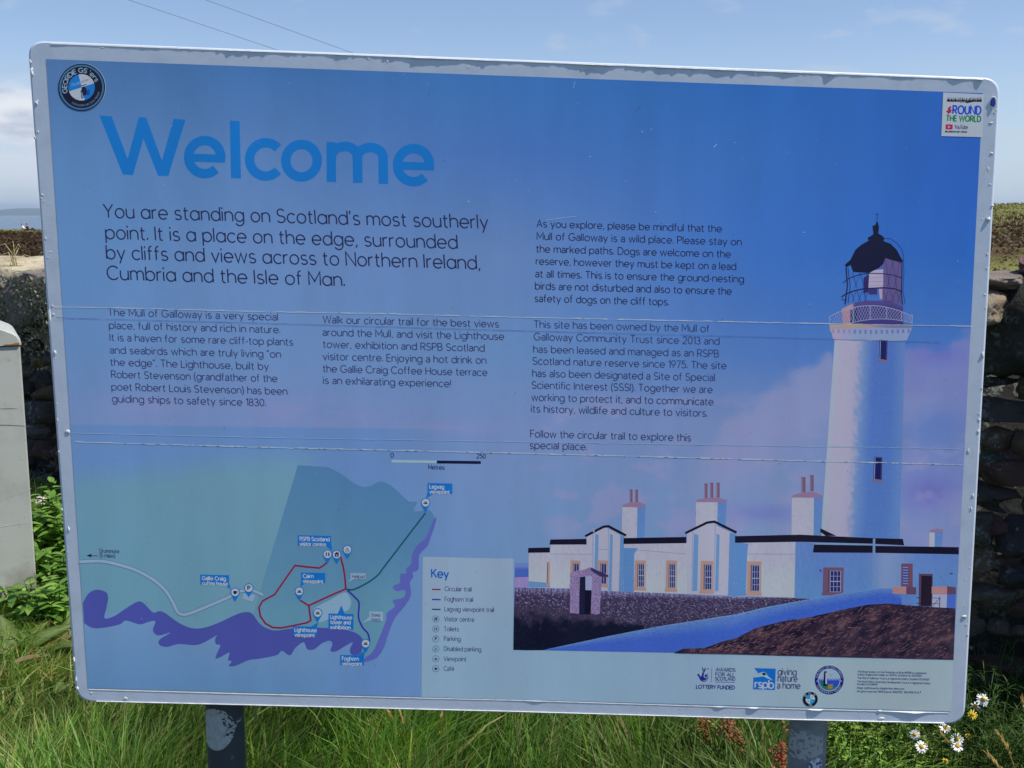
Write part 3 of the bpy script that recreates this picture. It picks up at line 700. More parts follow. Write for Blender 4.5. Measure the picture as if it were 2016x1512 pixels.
fl = [(1860.5, 1433, 3.05, 0.018, (0.1, -0.5, 0.8), 'white daisy with a yellow centre just under the lower right board corner', {}),
      (1801, 1446, 3.0, 0.016, (-0.5, -0.6, 0.6), 'white daisy under the board, tipped to the left, leftmost of the bright ones', {}),
      (1814, 1470, 2.95, 0.019, (0.1, -0.7, 0.6), 'white daisy facing forward, lowest and left of the bright cluster', {}),
      (1825, 1463, 3.0, 0.013, (0.6, -0.1, 0.8), 'half hidden daisy seen from its side behind the forward facing daisy', dict(drop=0.5, yellow=True, petals=9)),
      (1883.5, 1455.5, 2.98, 0.019, (-0.2, -0.6, 0.7), 'white daisy right of the corner, upper of two overlapping ones', {}),
      (1885, 1469, 2.95, 0.018, (0.0, -0.6, 0.8), 'white daisy right of the corner, lower of two overlapping ones', {}),
      (1908, 1448, 3.05, 0.013, (0.2, -0.5, 0.8), 'yellow daisy head with short petals right of the white pair', dict(yellow=True, petals=9, drop=0.6)),
      (1899, 1440, 3.08, 0.010, (0.0, -0.3, 0.9), 'round yellow green daisy bud above the yellow daisy head', dict(bud=True)),
      (1860, 1459, 3.0, 0.010, (0.0, -0.3, 0.9), 'round green daisy bud in the middle of the bright cluster', dict(bud=True)),
      (1863, 1497, 2.85, 0.012, (0.2, -0.6, 0.7), 'petalless yellow daisy head near the bottom edge', dict(yellow=True, petals=8, drop=0.7)),
      (1935.6, 1377, 3.1, 0.021, (0.05, -0.75, 0.6), 'large white daisy in shade right of the board, petals hanging down', dict(drop=0.25)),
      (1920, 1390, 3.12, 0.018, (-0.3, -0.5, 0.5), 'ragged daisy with a brown centre beside the right edge of the board', dict(petals=7, drop=0.5)),
      (1915, 1407, 3.08, 0.015, (-0.1, -0.7, 0.6), 'yellow petalled daisy beside the right board edge above the corner', dict(yellow=True, petals=11)),
      (1979, 1385, 3.2, 0.016, (0.7, -0.2, 0.5), 'dim white daisy in shade, turned away to the right', dict(petals=8, drop=0.4)),
      (1963, 1235, 3.55, 0.020, (0.2, -0.3, 0.8), 'white daisy in dark shade in front of the wall, few petals', dict(petals=6, drop=0.3)),
      (2005, 1239, 3.55, 0.012, (0.0, -0.3, 0.9), 'greenish daisy bud in dark shade in front of the wall', dict(bud=True)),
      (86, 985, 5.0, 0.022, (0.1, -0.8, 0.5), 'white daisy in shadow beside the cabinet, the right one of the pair', {}),
      (76, 984, 5.02, 0.022, (-0.3, -0.7, 0.5), 'white daisy in shadow touching the cabinet side, the left one of the pair', {})]
for x, y, Yp, r, fc, lab, kw in fl: daisy(at(x, y, Yp), Vector(fc), r, lab, **kw)
# dry seed heads
def seed_grass(base, tip, lab, head=0.07, thick=0.006, col=(0.52, 0.38, 0.20)):
    e = empty('seed_grass', (base.x, base.y, 0), lab, 'grass', 'dry seed headed grasses'); t0 = tip - Vector((base.x, base.y, 0)); b = Vector((0, 0, 0))
    mid = Vector((t0.x * 0.3, t0.y * 0.3, t0.z * 0.6)); pts = []
    for i in range(9):
        t_ = i / 8; pts.append((1 - t_) ** 2 * b + 2 * t_ * (1 - t_) * mid + t_ * t_ * t0)
    m_ = MB(); m_.tube(pts, [0.0022] * 6 + [0.0018] * 3, 4, col); m_.build('stalk', LEAF, e)
    m_ = MB(); d = (pts[-1] - pts[-2]).normalized(); 
    for i in range(26):
        u_ = rp.random(); c_ = pts[-1] - d * head * u_; a_ = rp.uniform(0, 6.28); s_ = Vector((math.cos(a_), math.sin(a_), 0.2))
        leaf_mb(m_, c_, d + s_ * 0.45, s_, head * 0.28, thick, jit(tuple(x * 1.15 for x in col), 0.3), 0.1, 0.3, 3)
    m_.build('seed_head', LEAF, e)
for (bx, by, Yp, tx, ty, lab, hd) in ((742, 1530, 2.95, 727, 1420, 'dry seed head grass under the map, leftmost of the pale stalks', 0.06), (800, 1525, 2.95, 763, 1398, 'tall dry grass stalk leaning left under the map key', 0.07), (812, 1530, 2.9, 787, 1400, 'dry grass stalk crossing the leaning one under the key', 0.05), (868, 1510, 3.0, 870, 1410, 'upright dry grass stalk with a pale head under the key', 0.08), (886, 1450, 3.2, 895, 1404, 'short dry stalk just under the board edge below the key', 0.04), (808, 1500, 2.95, 820, 1470, 'low pale seed head bent to the right among the grass', 0.05),
                                    (2010, 1540, 2.85, 1965, 1443, 'dry seed head rising in front of the shade at lower right', 0.08), (1995, 1545, 2.8, 1945, 1485, 'dry seed head leaning left near the lower right corner', 0.08), (2035, 1440, 3.0, 2012, 1372, 'pale drooping seed head at the right picture edge', 0.07), (1890, 1480, 2.98, 1850, 1440, 'dry seed head leaning left beside the daisy under the corner', 0.05)):
    t_ = at(tx, ty, Yp); b = at(bx, by, Yp); b.z = 0
    seed_grass(b, t_, lab, hd)
for (bx, tx, ty, Yp, lab) in ((8, 5, 478, 6.35, 'dry grass tuft behind the wall at the left picture edge'), (30, 40, 487, 6.35, 'dry arching grass stalk growing behind the capped wall')):
    t_ = at(tx, ty, Yp); b = at(bx, 520, Yp); b.z = 1.30
    e = empty('dry_tuft', b, lab, 'grass', 'dry tufts on the wall'); m_ = MB()
    for k in range(13 if bx == 8 else 4):
        dx = rp.uniform(-0.14, 0.10); hh_ = rp.uniform(0.05, 0.20) * (0.75 if bx == 8 else 0.6); top_ = Vector((dx * 1.2 + 0.02, rp.uniform(-.03, .03), hh_))
        tw_ = rp.uniform(-.09, .09); pts = [Vector((dx, 0, -0.03)), Vector((dx + tw_ * .25, 0, hh_ * 0.6)), top_ + Vector((tw_, 0, 0)), top_ + Vector((tw_ * 1.7, 0, -0.02))]
        m_.tube(pts, [0.0022, 0.002, 0.0018, 0.001], 4, jit((0.62, 0.54, 0.32), 0.2))
    m_.build('stalks', LEAF, e)
# reddish dock seed stems left of the right post
def red_stem(base, tip, lab, head=(0.28, 0.08, 0.04)):
    e = empty('sorrel_stem', (base.x, base.y, 0), lab, 'plant', 'red seed stems'); t0 = tip - Vector((base.x, base.y, 0))
    m_ = MB(); pts = [Vector((0, 0, 0)), Vector((t0.x * 0.25, t0.y * 0.2, t0.z * 0.4)), Vector((t0.x * 0.65, t0.y * 0.6, t0.z * 0.75)), t0]
    m_.tube(pts, [0.003, 0.0028, 0.0022, 0.0014], 5, (0.22, 0.09, 0.045)); m_.build('stalk', LEAF, e, True)
    m_ = MB()
    for i in range(110):
        u_ = 0.35 + 0.65 * rp.random() ** 0.8; c_ = pts[1].lerp(t0, (u_ - 0.25) / 0.75) + Vector((rp.gauss(0, .010), rp.gauss(0, .010), rp.gauss(0, .008)))
        a_ = rp.uniform(0, 6.28); leaf_mb(m_, c_, Vector((math.cos(a_), math.sin(a_), rp.uniform(-.5, .8))), Vector((0, 0, 1)), 0.010, 0.007, jit(head, 0.35), 0.2, 0.2, 3)
    m_.build('seeds', LEAF, e)
for (bx, by, Yp, tx, ty, lab, hc) in ((1395, 1540, 3.0, 1385, 1415, 'rust red seed stem beneath the lottery logo, leftmost', (0.26, 0.09, 0.04)), (1430, 1540, 3.0, 1432, 1412, 'rust red seed stem under the board between two others', (0.28, 0.10, 0.05)), (1490, 1540, 2.9, 1440, 1432, 'long bare red stem leaning left beside the right post', (0.24, 0.10, 0.05)), (1540, 1530, 2.6, 1540, 1458, 'dark red seed clump in front of the right post', (0.30, 0.07, 0.045)), (1576, 1540, 2.5, 1556, 1424, 'curved brown seed stem crossing in front of the right post', (0.24, 0.12, 0.06)), (1580, 1545, 2.6, 1530, 1478, 'short red stem at the foot of the right post', (0.33, 0.10, 0.06)), (1480, 1530, 3.0, 1476, 1480, 'yellowing seed clump left of the right post', (0.36, 0.28, 0.09))):
    t_ = at(tx, ty, Yp); b = at(bx, by, Yp); b.z = 0
    red_stem(b, t_, lab, hc)
# pale grass blades in shadow by the cabinet
# ------------------------------------------------------------------ the information board
board = empty('information_board', (SIGN_X, SIGN_Y, 0), 'large white framed welcome board with printed map and lighthouse picture on two posts', 'sign')
TINT = np.array([0.485, 0.495, 0.57])          # how the shaded, sky-lit face tints white
def P_(c): return tuple(np.clip(lin(c) / TINT - 0.011, 0.003, 0.86))
LV = 2e-5; BASE = 4e-4
def pt(x, y, lv): a, b = sp(x, y); return (a, -(BASE + lv * LV), b)
VVP = np.array([1008 + 138.0, 756 + 14192.0])
def catmull(pts, n=6, closed=True):
    o = []; k = len(pts)
    for i in range(k if closed else k - 1):
        p0, p1, p2, p3 = (np.array(pts[(i + d) % k] if closed else pts[min(max(i + d, 0), k - 1)], float) for d in (-1, 0, 1, 2))
        for t in np.arange(n) / n:
            o.append(tuple(0.5 * (2 * p1 + (p2 - p0) * t + (2 * p0 - 5 * p1 + 4 * p2 - p3) * t * t + (3 * p1 - p0 - 3 * p2 + p3) * t ** 3)))
    if not closed: o.append(tuple(pts[-1]))
    return o
class Art:
    """flat ink shapes; points are given in photo pixels and laid on the board's own plane"""
    def __init__(s): s.v = []; s.f = []; s.c = []; s.k = 0
    def _add(s, pts, faces, col, lv):
        b = len(s.v); s.v += [pt(x, y, lv) for x, y in pts]
        s.c += list(col) if isinstance(col, list) else [P_(col)] * len(pts)
        s.f += [tuple(b + i for i in f) for f in faces]
    def poly(s, pts, col, lv):
        ar = sum(pts[i - 1][0] * pts[i][1] - pts[i][0] * pts[i - 1][1] for i in range(len(pts)))
        if ar > 0: pts = pts[::-1]
        if len(pts) <= 4: s._add(pts, [tuple(range(len(pts)))], col, lv); return
        from mathutils.geometry import tessellate_polygon
        tri = tessellate_polygon([[Vector((x, -y, 0)) for x, y in pts]])
        s._add(pts, [tuple(t) for t in tri], col, lv)
    def rect(s, x0, y0, x1, y1, col, lv, slope=0.030, lean=-0.0):
        s.poly([(x0, y0), (x1, y0 + (x1 - x0) * slope), (x1 + lean, y1 + (x1 - x0) * slope), (x0 + lean, y1)], col, lv)
    def line(s, pts, w, col, lv, closed=False, ws=None):
        pts = [np.array(p, float) for p in pts]
        if closed: pts = pts + [pts[0]]
        q_ = [pts[0]]
        for p in pts[1:]:
            if np.hypot(*(p - q_[-1])) > 1e-4: q_.append(p)
        pts = q_; k = len(pts)
        if k < 2: return
        vs = []
        for i in range(k):
            if closed: d0 = pts[i] - pts[i - 1] if i > 0 else pts[0] - pts[-2]; d1 = pts[i + 1] - pts[i] if i < k - 1 else pts[1] - pts[0]
            else: d0 = pts[i] - pts[i - 1] if i > 0 else pts[1] - pts[0]; d1 = pts[i + 1] - pts[i] if i < k - 1 else pts[-1] - pts[-2]
            d0 = d0 / np.hypot(*d0); d1 = d1 / np.hypot(*d1)
            n0 = np.array([-d0[1], d0[0]]); n1 = np.array([-d1[1], d1[0]]); m_ = n0 + n1
            L_ = np.hypot(*m_); m_ = m_ / L_ if L_ > 0.2 else n0
            sc_ = min(1.0 / max(m_ @ n0, 0.35), 2.5); hw = (ws[i] if ws is not None else w) * 0.5
            vs += [tuple(pts[i] + m_ * hw * sc_), tuple(pts[i] - m_ * hw * sc_)]
        s.k = (s.k + 1) % 4
        s._add(vs, [(2 * i, 2 * i + 2, 2 * i + 3, 2 * i + 1) for i in range(k - 1)], col, lv + 0.2 * s.k)
    def disc(s, cx, cy, r, col, lv, n=40, ry=None, rot=0.0):
        ry = ry or r; cr, sr = math.cos(rot), math.sin(rot); o = []
        for i in range(n):
            a, b = r * math.cos(2 * math.pi * i / n), ry * math.sin(2 * math.pi * i / n); o.append((cx + a * cr - b * sr, cy + a * sr + b * cr))
        s._add(o, [tuple(range(n))[::-1]], col, lv)
    def ruled(s, top, bot, nu, nv, f, lv):
        """patch between an upper and a lower polyline, coloured per vertex by f(u, v, x, y)"""
        def samp(pl, n):
            pl = np.array(pl, float); d = np.concatenate([[0], np.cumsum(np.hypot(*np.diff(pl, axis=0).T))]); t = np.linspace(0, d[-1], n + 1)
            return np.stack([np.interp(t, d, pl[:, 0]), np.interp(t, d, pl[:, 1])], 1)
        a, b = samp(top, nu), samp(bot, nu); pts = []; cols = []
        for j in range(nv + 1):
            v = j / nv
            for i in range(nu + 1):
                x, y = a[i] * (1 - v) + b[i] * v; pts.append((x, y)); cols.append(P_(f(i / nu, v, x, y)))
        s._add(pts, [(j * (nu + 1) + i, (j + 1) * (nu + 1) + i, (j + 1) * (nu + 1) + i + 1, j * (nu + 1) + i + 1) for j in range(nv) for i in range(nu)], cols, lv)
    def build(s, name, parent, label=None):
        o = mesh_np(name, np.array(s.v), s.f, INK, parent, False, np.array(s.c, dtype=np.float32))
        if label: o['label'] = label
        return o
# --- monoline lettering -------------------------------------------------------------
def A(cx, cy, rx, ry, a0, a1): return ('A', cx, cy, rx, ry, a0, a1)
O5 = [A(2.4, 2.5, 2.4, 2.5, 0, 360)]
DOT = lambda x: [(x, 6.3), (x, 7.3)]
GL = {
 'a': (4.8, [O5, [(4.8, 5), (4.8, 0)]]), 'b': (4.8, [[(0, 7.4), (0, 0)], O5]), 'c': (4.2, [[A(2.4, 2.5, 2.4, 2.5, 42, 318)]]),
 'd': (4.8, [O5, [(4.8, 7.4), (4.8, 0)]]), 'e': (4.8, [[(0.1, 2.45), (4.75, 2.45), A(2.4, 2.5, 2.4, 2.5, 0, 318)]]),
 'f': (2.5, [[(0.9, 0), A(2.3, 6.0, 1.4, 1.4, 180, 85)], [(0, 4.85), (2.4, 4.85)]]), 'g': (4.8, [O5, [(4.8, 5), A(2.4, 0.1, 2.4, 2.4, 0, -150)]]),
 'h': (4.2, [[(0, 7.4), (0, 0)], [A(2.1, 2.9, 2.1, 2.1, 180, 0), (4.2, 0)]]), 'i': (0, [[(0, 5), (0, 0)], DOT(0)]), 'j': (0.6, [[(0.6, 5), A(-0.5, -1.0, 1.1, 1.2, 0, -80)], DOT(0.6)]),
 'k': (3.8, [[(0, 7.4), (0, 0)], [(3.5, 5), (0.1, 2.1)], [(1.4, 3.1), (3.8, 0)]]), 'l': (0, [[(0, 7.4), (0, 0)]]),
 'm': (7.0, [[(0, 5), (0, 0)], [A(1.75, 3.15, 1.75, 1.85, 180, 0), (3.5, 0)], [A(5.25, 3.15, 1.75, 1.85, 180, 0), (7, 0)]]),
 'n': (4.2, [[(0, 5), (0, 0)], [A(2.1, 2.9, 2.1, 2.1, 180, 0), (4.2, 0)]]), 'o': (4.8, [O5]), 'p': (4.8, [[(0, 5), (0, -2.3)], O5]), 'q': (4.8, [O5, [(4.8, 5), (4.8, -2.3)]]),
 'r': (2.3, [[(0, 5), (0, 0)], [A(1.9, 2.9, 1.9, 2.0, 180, 75)]]), 's': (3.5, [[A(1.75, 3.72, 1.5, 1.28, 30, 270), A(1.75, 1.22, 1.75, 1.22, 90, -150)]]),
 't': (2.6, [[(0.95, 6.6), A(2.15, 1.2, 1.2, 1.2, 180, 285)], [(0, 4.85), (2.5, 4.85)]]), 'u': (4.2, [[(0, 5), A(2.1, 2.1, 2.1, 2.1, 180, 360), (4.2, 5)], [(4.2, 5), (4.2, 0)]]),
 'v': (4.2, [[(0, 5), (2.1, 0), (4.2, 5)]]), 'w': (6.6, [[(0, 5), (1.65, 0), (3.3, 5), (4.95, 0), (6.6, 5)]]), 'x': (3.8, [[(0, 5), (3.8, 0)], [(3.8, 5), (0, 0)]]),
 'y': (4.2, [[(0, 5), (2.15, 0)], [(4.2, 5), (1.15, -2.3)]]), 'z': (3.4, [[(0, 5), (3.4, 5), (0, 0), (3.4, 0)]]),
 'A': (5.6, [[(0, 0), (2.8, 7.2), (5.6, 0)], [(1, 2.4), (4.6, 2.4)]]), 'B': (4.4, [[(0, 0), (0, 7.2), A(2.3, 5.45, 1.75, 1.75, 90, -90), (0, 3.7)], [A(2.4, 1.85, 2, 1.85, 90, -90), (0, 0)]]),
 'C': (6, [[A(3.4, 3.6, 3.4, 3.6, 42, 318)]]), 'D': (5.4, [[(0, 0), (0, 7.2), A(2.1, 3.6, 3.3, 3.6, 90, -90), (0, 0)]]), 'E': (3.9, [[(3.9, 7.2), (0, 7.2), (0, 0), (3.9, 0)], [(0, 3.7), (3.6, 3.7)]]),
 'F': (3.7, [[(3.7, 7.2), (0, 7.2), (0, 0)], [(0, 3.6), (3.4, 3.6)]]), 'G': (6.6, [[A(3.4, 3.6, 3.4, 3.6, 42, 352), (3.9, 3.3)]]), 'H': (5.1, [[(0, 7.2), (0, 0)], [(5.1, 7.2), (5.1, 0)], [(0, 3.7), (5.1, 3.7)]]),
 'I': (0, [[(0, 7.2), (0, 0)]]), 'J': (2.8, [[(2.8, 7.2), A(1.3, 1.7, 1.5, 1.7, 0, -170)]]), 'K': (4.6, [[(0, 7.2), (0, 0)], [(4.4, 7.2), (0.1, 3)], [(1.5, 4.3), (4.6, 0)]]), 'L': (3.6, [[(0, 7.2), (0, 0), (3.6, 0)]]),
 'M': (6.2, [[(0, 0), (0, 7.2), (3.1, 2), (6.2, 7.2), (6.2, 0)]]), 'N': (5.3, [[(0, 0), (0, 7.2), (5.3, 0), (5.3, 7.2)]]), 'O': (6.8, [[A(3.4, 3.6, 3.4, 3.6, 0, 360)]]),
 'P': (4.3, [[(0, 0), (0, 7.2), A(2.4, 5.3, 1.9, 1.9, 90, -90), (0, 3.4)]]), 'R': (4.5, [[(0, 0), (0, 7.2), A(2.4, 5.3, 1.9, 1.9, 90, -90), (0, 3.4)], [(2.3, 3.4), (4.5, 0)]]),
 'S': (4.4, [[A(2.2, 5.35, 1.95, 1.85, 28, 270), A(2.2, 1.78, 2.2, 1.75, 90, -152)]]), 'T': (4.8, [[(0, 7.2), (4.8, 7.2)], [(2.4, 7.2), (2.4, 0)]]), 'U': (5, [[(0, 7.2), A(2.5, 2.4, 2.5, 2.4, 180, 360), (5, 7.2)]]),
 'V': (5.4, [[(0, 7.2), (2.7, 0), (5.4, 7.2)]]), 'W': (8.2, [[(0, 7.2), (2, 0), (4.1, 7.2), (6.2, 0), (8.2, 7.2)]]), 'Y': (5.2, [[(0, 7.2), (2.6, 3.3), (5.2, 7.2)], [(2.6, 3.3), (2.6, 0)]]),
 '0': (4.2, [[A(2.1, 3.6, 2.1, 3.6, 0, 360)]]), '1': (1.6, [[(0, 5.9), (1.6, 7.2), (1.6, 0)]]), '2': (4, [[A(2, 5.2, 1.9, 2, 165, -35), (0, 0), (4, 0)]]), '3': (3.9, [[A(1.9, 5.4, 1.7, 1.8, 150, -90), A(1.9, 1.85, 2, 1.85, 90, -155)]]),
 '4': (4.4, [[(3.3, 0), (3.3, 7.2), (0, 1.9), (4.4, 1.9)]]), '5': (4, [[(3.6, 7.2), (0.7, 7.2), (0.4, 4.1), A(1.9, 2.3, 2.1, 2.3, 110, -150)]]), '6': (4.2, [[A(2.1, 2.2, 2.1, 2.2, 0, 360)], [(3, 7.2), (0.2, 3)]]),
 '7': (3.8, [[(0, 7.2), (3.8, 7.2), (1.2, 0)]]), '8': (4, [[A(2, 5.4, 1.7, 1.8, 0, 360)], [A(2, 1.85, 2, 1.85, 0, 360)]]), '9': (4.2, [[A(2.1, 5, 2.1, 2.2, 0, 360)], [(1.2, 0), (4, 4.2)]]),
 '.': (0, [[(0, 0), (0, 1.15)]]), ',': (0.4, [[(0.4, 0.6), (0, -1)]]), '’': (0.4, [[(0.4, 7.4), (0, 5.6)]]), "'": (0.4, [[(0.4, 7.4), (0, 5.6)]]), '“': (1.6, [[(0, 5.6), (0.4, 7.4)], [(1.2, 5.6), (1.6, 7.4)]]), '”': (1.6, [[(0.4, 7.4), (0, 5.6)], [(1.6, 7.4), (1.2, 5.6)]]),
 '(': (1.2, [[A(2.6, 2.9, 2.6, 5, 115, 245)]]), ')': (1.2, [[A(-1.4, 2.9, 2.6, 5, 65, -65)]]), '-': (1.8, [[(0, 2.6), (1.8, 2.6)]]), '!': (0, [[(0, 7.2), (0, 2)], [(0, 0), (0, 0.6)]]), ':': (0, [[(0, 0), (0, .6)], [(0, 4.3), (0, 4.9)]]), '@': (6, [[A(3, 2.8, 3, 3.2, 0, 330)], [A(3, 2.8, 1.4, 1.5, 0, 360)]]),
}
A2 = (3.6, [[A(1.9, 3.5, 1.65, 1.5, 165, 0), (3.55, 0)], [(3.55, 2.9), (1.7, 2.75), A(1.6, 1.4, 1.6, 1.35, 90, 270), (2.2, 0.08), (3.55, 1.3)]])
EAC = (4.8, GL['e'][1] + [[(2.2, 5.9), (3.2, 7.2)]])
def glyph(ch, style):
    if ch == 'é': return EAC
    if ch == 'a' and style == 'g': return A2
    return GL[ch]
def layout(txt, style, track=1.25):
    """returns strokes in font units and the total width"""
    x = 0; out = []; xs = 0.88 if style == 'g' else 1.0; last = 0
    for ch in txt:
        if ch == ' ': x += 2.6 if style == 'g' else 2.9; continue
        w_, paths = glyph(ch, style)
        for p in paths:
            q_ = []
            for e in p:
                if e[0] == 'A':
                    _, cx, cy, rx, ry, a0, a1 = e; k = max(4, int(abs(a1 - a0) / 15))
                    for i in range(k + 1):
                        a_ = math.radians(a0 + (a1 - a0) * i / k); q_.append((x + (cx + rx * math.cos(a_)) * xs, cy + ry * math.sin(a_)))
                else: q_.append((x + e[0] * xs, e[1]))
            out.append(q_)
        last = x + w_ * xs; x = last + track + (0.25 if w_ < 0.5 else 0)
    return out, last
def text(art, txt, p0, p1, cap, weight, col, lv, style='g', track=1.25):
    """set one line from baseline point p0 to p1 (ink edge to ink edge)"""
    strokes, wd = layout(txt, style, track)
    p0 = np.array(p0, float); p1 = np.array(p1, float); ex = (p1 - p0) / wd
    u_ = p0 - VVP; u_ = u_ / np.hypot(*u_); ey = u_ * cap / 7.2
    for s_ in strokes: art.line([p0 + ex * a + ey * b for a, b in s_], weight, col, lv)

# --- posts and panel ----------------------------------------------------------------
C_OUT = [(52.4, 79.3), (1971.1, 153.2), (1900.0, 1427.3), (148.3, 1382.2)]
C_IN = [(91.1, 116.3), (1934.7, 183.5), (1872.4, 1400.0), (173.4, 1353.7)]
def rounded(corners, r, n=8):
    o = []
    for i in range(4):
        c = np.array(corners[i], float); a = np.array(corners[i - 1], float) - c; b = np.array(corners[(i + 1) % 4], float) - c
        a /= np.hypot(*a); b /= np.hypot(*b)
        for k in range(n + 1):
            t = k / n; w0, w1 = (1 - t) ** 2, t ** 2      # smooth quadratic corner
            o.append(tuple(c + a * r * w0 + b * r * w1))
    return o
ring = rounded(C_OUT, 34)
cen = np.mean(np.array(C_OUT), 0)
def ring_at(shrink, yy):
    o = []
    for x, y in ring:
        d = np.array([x, y]) - cen; d = d * (1 - shrink / np.hypot(*d)); a, b = sp(*(cen + d)); o.append((a, yy, b))
    return o
rings = [ring_at(6.5, 0.0), ring_at(3.0, 0.0008), ring_at(0.8, 0.003), ring_at(0.0, 0.007), ring_at(0.0, 0.022), ring_at(2.0, 0.026)]
k = len(ring); vs = [v for r_ in rings for v in r_]; fs = [tuple(range(k))[::-1]]
for j in range(len(rings) - 1):
    for i in range(k): fs.append((j * k + i, j * k + (i + 1) % k, (j + 1) * k + (i + 1) % k, (j + 1) * k + i))
fs.append(tuple((len(rings) - 1) * k + i for i in range(k)))
bm = bmesh.new(); bv = [bm.verts.new(v) for v in vs]
for f in fs: bm.faces.new([bv[i] for i in f])
bmesh.ops.recalc_face_normals(bm, faces=bm.faces[:])
panel = from_bm('panel', bm, BOARD, board)
for f in panel.data.polygons: f.use_smooth = len(f.vertices) == 4
g = MT('post_steel', 0.55, 0.4)
pp = g.pos(); d1 = g.noise(24, 8, 0.65); d2 = g.noise(6, 5); d3 = g.noise(90, 4)
c = g.mix(d2, (0.035, 0.045, 0.06), (0.055, 0.065, 0.085)); c = g.mix(g.math('MULTIPLY', g.rng(d3, 0.6, 0.75), 0.35), c, (0.25, 0.28, 0.30))
g.base(c); g.rough(g.rng(d1, 0.3, 0.7, 0.4, 0.65)); POST1 = g.m
g = MT('post_galvanised', 0.5, 0.45)
c = g.mix(g.rng(g.noise(9, 6), 0.35, 0.65), (0.17, 0.19, 0.24), (0.26, 0.29, 0.34)); g.base(g.mix(g.math('MULTIPLY', g.rng(g.noise(40, 6), 0.55, 0.7), 0.5), c, (0.34, 0.35, 0.36))); POST2 = g.m
PR = 0.0355
def post(px_, mat, label):
    m_ = MB(); yc = 0.026 + PR + 0.004; a = at(px_, 1450, SIGN_Y + yc).x
    m_.tube([(a, yc, -0.15), (a, yc, 0.4), (a, yc, 0.9), (a, yc, 1.55)], PR, 40)
    o = m_.build('post', mat, board, True); o['label'] = label; return o, a, yc
po1, ax1, yc1 = post(444.5, POST1, 'dark post with a flaking pale oval patch'); po2, ax2, yc2 = post(1590, POST2, 'grey post with worn pale patch and sticker scraps')
def on_post(a, yc, x, y, e=0.0008):
    """wrap a photo point round the post's front"""
    v = at(x, y, SIGN_Y + yc - PR); u_ = max(-0.99, min(0.99, (v.x - a) / PR)); th = math.asin(u_)
    return (a + (PR + e) * math.sin(th), yc - (PR + e) * math.cos(th), v.z)
def post_patch(name, par, a, yc, inside, mat, x0, x1, y0, y1, st_=0.7):
    vs = {}; V = []; F = []
    def vid(i, j):
        if (i, j) not in vs: vs[(i, j)] = len(V); V.append(on_post(a, yc, x0 + i * st_, y0 + j * st_))
        return vs[(i, j)]
    for i in range(int((x1 - x0) / st_)):
        for j in range(int((y1 - y0) / st_)):
            if inside(x0 + (i + .5) * st_, y0 + (j + .5) * st_): F.append((vid(i, j), vid(i, j + 1), vid(i + 1, j + 1), vid(i + 1, j)))
    o = mesh_np(name, np.array(V), F, mat, par); return o
def nz_(x, y, s_, seed): return noise.noise(Vector((x * s_, y * s_, seed)))
def oval(x, y):
    e = ((x - 424) / 35.5) ** 2 + ((y - 1437) / 41) ** 2
    hole = nz_(x, y, 0.16, 3) + 0.5 * nz_(x, y, 0.4, 8)
    worn = 0.02 + 0.55 * sstep(430, 450, x) * sstep(1470, 1440, y) + 0.25 * sstep(1412, 1404, y)
    return e < 1 and hole > -0.64 + worn
POXY = MT('patch_paint', 0.6, 0.3); POXY.base(POXY.mix(POXY.rng(POXY.noise(70, 5), 0.4, 0.7), (0.42, 0.45, 0.47), (0.33, 0.36, 0.39))); POXY = POXY.m
post_patch('paint_patch', po1, ax1, yc1, oval, POXY, 401, 461, 1396, 1480)
post_patch('paint_scrap', po1, ax1, yc1, lambda x, y: abs(y - (1432 - (x - 450) * 0.35 + (6 if x < 462 else 0))) < 2.2 + 2 * nz_(x, y, .3, 1) and nz_(x, y, .25, 5) > -0.15 and x > 448, POXY, 446, 482, 1410, 1445)
post_patch('worn_patch', po2, ax2, yc2, lambda x, y: 1446 + 14 * nz_(x, 1, .09, 2) + 8 * nz_(x, y, .3, 5) < y < 1494 - (x - 1590) * .25 + 6 * nz_(x, 9, .12, 2) and nz_(x, y, .14, 6) + .5 * nz_(x, y, .35, 1) > -0.30 + .3 * sstep(1575, 1558, x), new_mat('worn_grey', (0.40, 0.42, 0.45), 0.6), 1556, 1622, 1438, 1500)
post_patch('sticker_scrap', po2, ax2, yc2, lambda x, y: y > 1500 - (x - 1592) * 0.35 + 4 * nz_(x, y, .2, 9) and x > 1592 and nz_(x, y, .15, 4) > -0.1, new_mat('scrap_white', (0.6, 0.62, 0.66), 0.5), 1588, 1620, 1486, 1530)
post_patch('sticker_scrap', po2, ax2, yc2, lambda x, y: y > 1503 - (x - 1592) * 0.3 and x > 1586 and nz_(x, y, .15, 4) < -0.12, new_mat('scrap_blue', (0.05, 0.08, 0.45), 0.5), 1584, 1616, 1490, 1530)
for po_, a in ((po1, ax1), (po2, ax2)):
    for zc in (1.05, 1.45):
        brk = MB(); brk.tube([(a - 0.07, 0.029, zc), (a - 0.05, 0.034, zc), (a - 0.040, 0.06, zc), (a - 0.03, 0.092, zc), (a, 0.106, zc), (a + 0.03, 0.092, zc), (a + 0.040, 0.06, zc), (a + 0.05, 0.034, zc), (a + 0.07, 0.029, zc)], 0.006, 6); brk.build('clamp', POST2, po_, True)

